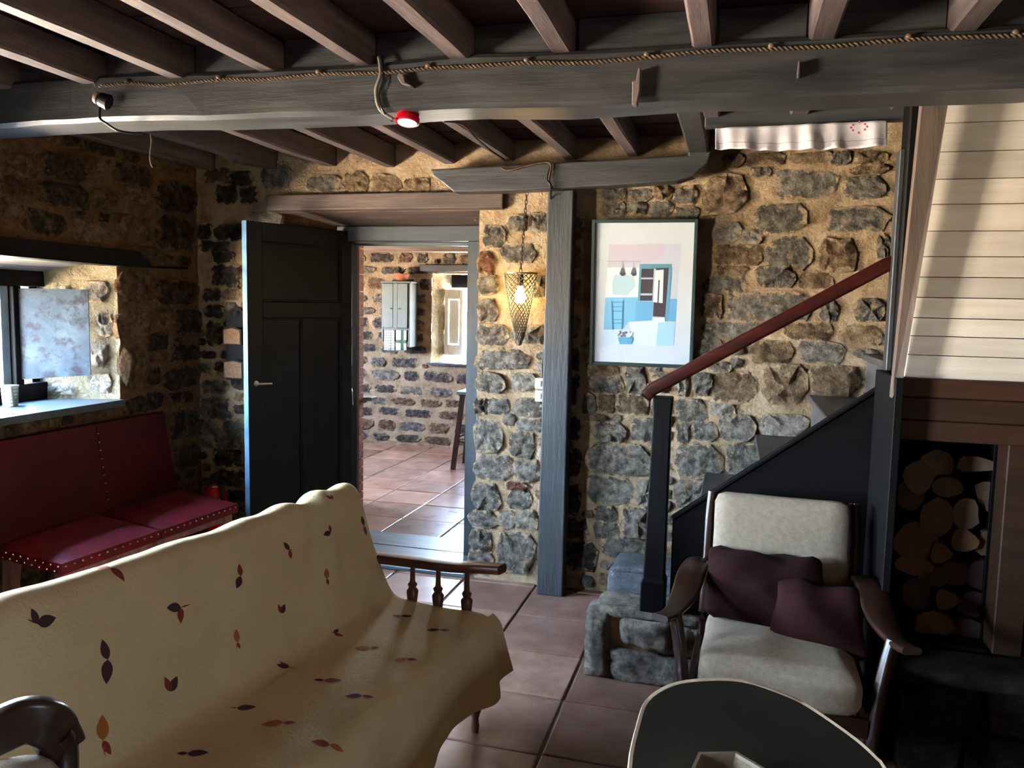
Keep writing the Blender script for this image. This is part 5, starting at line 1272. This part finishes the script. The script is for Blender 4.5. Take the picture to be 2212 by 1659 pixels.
# ------------------------------------------------------------------ armchair with linen cushions
ac = thing('wooden_armchair', 'dark wooden armchair with cream linen cushions in front of the stairs', 'armchair', (.17, 2.8, 0))
AM = Matrix.Translation((.19, 2.8, 0)) @ Matrix.Rotation(math.radians(-2), 4, 'Z')
soft_box('seat_cushion', UPH, ac, 0, -.02, .375, .49, .50, .13, mtx=AM, puff=.018, bev=.045, n=12, seed=1)
bt = AM @ Matrix.Translation((0, .20, .42)) @ Matrix.Rotation(math.radians(-13), 4, 'X')
soft_box('back_cushion', UPH, ac, 0, 0, .205, .475, .09, .49, mtx=bt, puff=.014, bev=.035, n=12, seed=2)
for bx in (-.07, .075):
    b = bm_lathe([(0, -.012), (.006, -.010), (.010, -.004), (.010, 0), (0, .002)], (bx, -.058, .13), 'y', 12); bmesh.ops.transform(b, matrix=bt, verts=b.verts)
    obj('button', b, UPH, ac, smooth=True)
for s in (-1, 1):
    pth = [AM @ Vector(p) for p in catmull([(s*.265, .38, .02), (s*.262, .30, .2), (s*.262, .235, .38), (s*.26, .26, .55), (s*.258, .30, .72), (s*.25, .325, .85)], 5)]
    smooth_angle(obj('back_post', bm_sweep(pth, rrect(.013, .024, .008, 2)), W_CHAIR['z'], ac), 50)
    pth = [AM @ Vector(p) for p in catmull([(s*.265, .25, .60), (s*.285, .17, .615), (s*.30, .08, .60), (s*.31, 0, .565), (s*.325, -.09, .545), (s*.345, -.18, .54), (s*.37, -.25, .55)], 6)]
    smooth_angle(obj('armrest', bm_sweep(pth, lambda t: rrect(.03+.02*math.sin(min(1, t*1.3)*3.14)**1, .011, .009, 2)), W_CHAIR['y'], ac), 50)
    pth = [AM @ Vector(p) for p in catmull([(s*.29, -.24, 0), (s*.28, -.23, .2), (s*.30, -.2, .4), (s*.33, -.17, .545)], 5)]
    smooth_angle(obj('front_leg', bm_sweep(pth, rrect(.016, .02, .008, 2)), W_CHAIR['z'], ac), 50)
    box('side_rail', W_CHAIR['y'], ac, s*.27-.012, s*.27+.012, -.22, .26, .26, .32, .004, mtx=AM)
box('front_rail', W_CHAIR['x'], ac, -.27, .27, -.24, -.215, .25, .31, .004, mtx=AM)
box('back_rail', W_CHAIR['x'], ac, -.26, .26, .265, .29, .28, .34, .004, mtx=AM)
c1 = AM @ Matrix.Translation((-.055, .125, .565)) @ Matrix.Rotation(math.radians(-20), 4, 'X') @ Matrix.Rotation(math.radians(3), 4, 'Y')
o = soft_box('scatter_cushion', MAROON, None, 0, 0, 0, .38, .10, .25, mtx=c1, puff=.03, bev=.03, n=14, seed=5, amp=.026); tag(o, 'larger crumpled maroon cushion on the armchair, at its left side', 'cushion')
c2 = AM @ Matrix.Translation((.13, .05, .50)) @ Matrix.Rotation(math.radians(-34), 4, 'X') @ Matrix.Rotation(math.radians(-4), 4, 'Y')
o = soft_box('scatter_cushion', MAROON, None, 0, 0, 0, .30, .09, .24, mtx=c2, puff=.03, bev=.03, n=14, seed=8, amp=.028); tag(o, 'smaller slumped maroon cushion at the right side of the armchair', 'cushion')

# ------------------------------------------------------------------ round-ended coffee table
tb = thing('coffee_table', 'dark oval coffee table with pale edge band in the foreground', 'table', (.1, 1.8, 0))
far = [(1355, 1659), (1375, 1560), (1395, 1510), (1440, 1480), (1500, 1467), (1600, 1468), (1700, 1500), (1760, 1532), (1850, 1595), (1900, 1640), (1915, 1659)]
fpz = [onZ(x, y, .5) for x, y in far]
cc = Vector((.12, 1.72, .5)); outl = [Vector((p.x, p.y, .5)) for p in fpz]; outl += [Vector((2*cc.x-p.x, 2*cc.y-p.y, .5)) for p in fpz]
outl = [Vector(p) for p in catmull([outl[-1]]+outl+[outl[0]], 4)][4:]
cen = sum(outl, Vector())/len(outl)
TOPM = mat('table_laminate', ['11100d', '181610', '1f1b14'], .5, 4, spec=.12, bump=.05, bscale=200)
RIM = wood('table_rim', ['a28a6c', 'bda587', 'd0ba9c'], 'y', .45, bump=.1)
def ring_poly(sc, z): return [(cen+(p-cen)*sc).xy.to_3d()+Vector((0, 0, z)) for p in outl]
b = bmesh.new(); n = len(outl)
A = [b.verts.new(p) for p in ring_poly(.965, .502)]; B = [b.verts.new(p) for p in ring_poly(.965, .48)]
b.faces.new(A); b.faces.new(B[::-1])
for i in range(n): b.faces.new((A[i], B[i], B[(i+1) % n], A[(i+1) % n]))
obj('tabletop', b, TOPM, tb)
b = bmesh.new(); rs = [[b.verts.new(p) for p in ring_poly(s, z)] for s, z in ((.965, .5022), (.99, .5035), (1.0, .498), (1.0, .474), (.985, .468), (.965, .47))]
for a_ in range(5):
    for i in range(n): b.faces.new((rs[a_][i], rs[a_][(i+1) % n], rs[a_+1][(i+1) % n], rs[a_+1][i]))
smooth_angle(obj('edge_band', b, RIM, tb), 60)
for sx, sy in ((-.6, .62), (.6, .55), (.6, -.6), (-.6, -.6)):
    p = cen+Vector((sx*.3, sy*.5, 0)); obj('leg', bm_lathe([(.016, 0), (.024, .25), (.028, .47)], (p.x, p.y, 0), 'z', 12), W_CHAIR['z'], tb)
obj('apron', bm_box(cen.x-.18, cen.x+.18, cen.y-.3, cen.y+.3, .42, .47, .004), W_CHAIR['x'], tb)
hexc = onZ(1608, 1668, .5); bw = thing('wooden_dish', 'six-sided wooden dish on the coffee table at the bottom edge', 'dish', (hexc.x, hexc.y-.04, .502))
hc = Vector((hexc.x-.035, hexc.y-.062, .503)); b = bmesh.new(); rs = []
for r, z in ((.05, 0), (.085, .028), (.089, .030), (.080, .030), (.074, .024), (.045, .006)):
    rs.append([b.verts.new(hc+Vector((r*math.cos(k*math.pi/3+.35), r*math.sin(k*math.pi/3+.35), z))) for k in range(6)])
for a_ in range(5):
    for k in range(6): b.faces.new((rs[a_][k], rs[a_][(k+1) % 6], rs[a_+1][(k+1) % 6], rs[a_+1][k]))
b.faces.new(rs[0][::-1]); b.faces.new(rs[-1]); obj('dish', b, mat('dish_wood', ['4a3d2c', '6a5a42'], .5, 20), bw)

# ------------------------------------------------------------------ near armchair at the lower left
na = thing('curved_armchair', 'dark curved wooden chair back with cream padding at the lower left corner', 'armchair', (-1.05, .95, 0))
def nz_(x, y, z): return onZ(x, y, z)
tp = [onZ(-150, 1650, .80), onZ(-70, 1610, .86), onZ(5, 1575, .89), onZ(55, 1556, .90), onZ(95, 1560, .89), onZ(123, 1586, .86), onZ(137, 1630, .82)]
e0 = tp[-1]; tp += [Vector((e0.x+.012, e0.y-.02, .72)), Vector((e0.x+.012, e0.y-.03, .55)), Vector((e0.x, e0.y-.03, .30)), Vector((e0.x, e0.y-.03, 0))]
pth = catmull(tp, 6)
b = bm_sweep(pth[:6*6], rrect(.016, .035, .010, 3)); 
bm2 = bm_tube(pth[30:], .022, 10, b)
smooth_angle(obj('curved_back_rail', b, W_CHAIR['x'], na), 50)
cpos = onZ(-15, 1665, .83)
MM = Matrix.Translation((cpos.x-.03, cpos.y-.05, .70)) @ Matrix.Rotation(math.radians(38), 4, 'Z')
soft_box('back_cushion', UPH, na, 0, 0, 0, .30, .10, .30, mtx=MM, puff=.03, bev=.05, n=10, seed=3)
MM2 = Matrix.Translation((cpos.x-.02, cpos.y-.25, .42)) @ Matrix.Rotation(math.radians(38), 4, 'Z')
soft_box('seat_cushion', UPH, na, 0, 0, 0, .46, .42, .10, mtx=MM2, puff=.02, bev=.04, n=8, seed=4)
for sx, sy in ((-.2, -.18), (.2, -.18), (-.2, .18)):
    p = MM2 @ Vector((sx, sy, 0)); obj('leg', bm_lathe([(.014, 0), (.02, .37)], (p.x, p.y, 0), 'z', 10), W_CHAIR['z'], na)

# ------------------------------------------------------------------ past 300 stones on one wall: the smallest become one part
def merge_small(wall, cap=299):
    st_ = [c for c in wall.children if c.name.startswith('stone')]
    if len(st_) <= cap: return
    st_.sort(key=lambda o: -(o.matrix_world.col[0].xyz.length*o.matrix_world.col[1].xyz.length))
    rest = st_[cap:]; verts = []; faces = []; mi = []
    ml = [P_GREY, P_LIGHT, P_DARK, P_BROWN]; alias = {'stone_grey': 0, 'stone_pale': 1, 'stone_dark': 2, 'stone_brown': 3, 'stone_red': 3}
    for o in rest:
        k = len(verts); verts += [tuple(o.matrix_world @ v.co) for v in o.data.vertices]
        for p in o.data.polygons: faces.append([k+i for i in p.vertices]); mi.append(alias.get(o.data.materials[0].name, 0))
        bpy.data.objects.remove(o)
    me = bpy.data.meshes.new('small_stones'); me.from_pydata(verts, [], faces)
    for m in ml: me.materials.append(m)
    me.polygons.foreach_set('material_index', mi); me.polygons.foreach_set('use_smooth', [True]*len(faces))
    o = obj('small_stones', me, None, wall); o['kind'] = 'stuff'
bpy.context.view_layer.update()
for w_ in (wall_back, wall_left, wall_far): merge_small(w_)
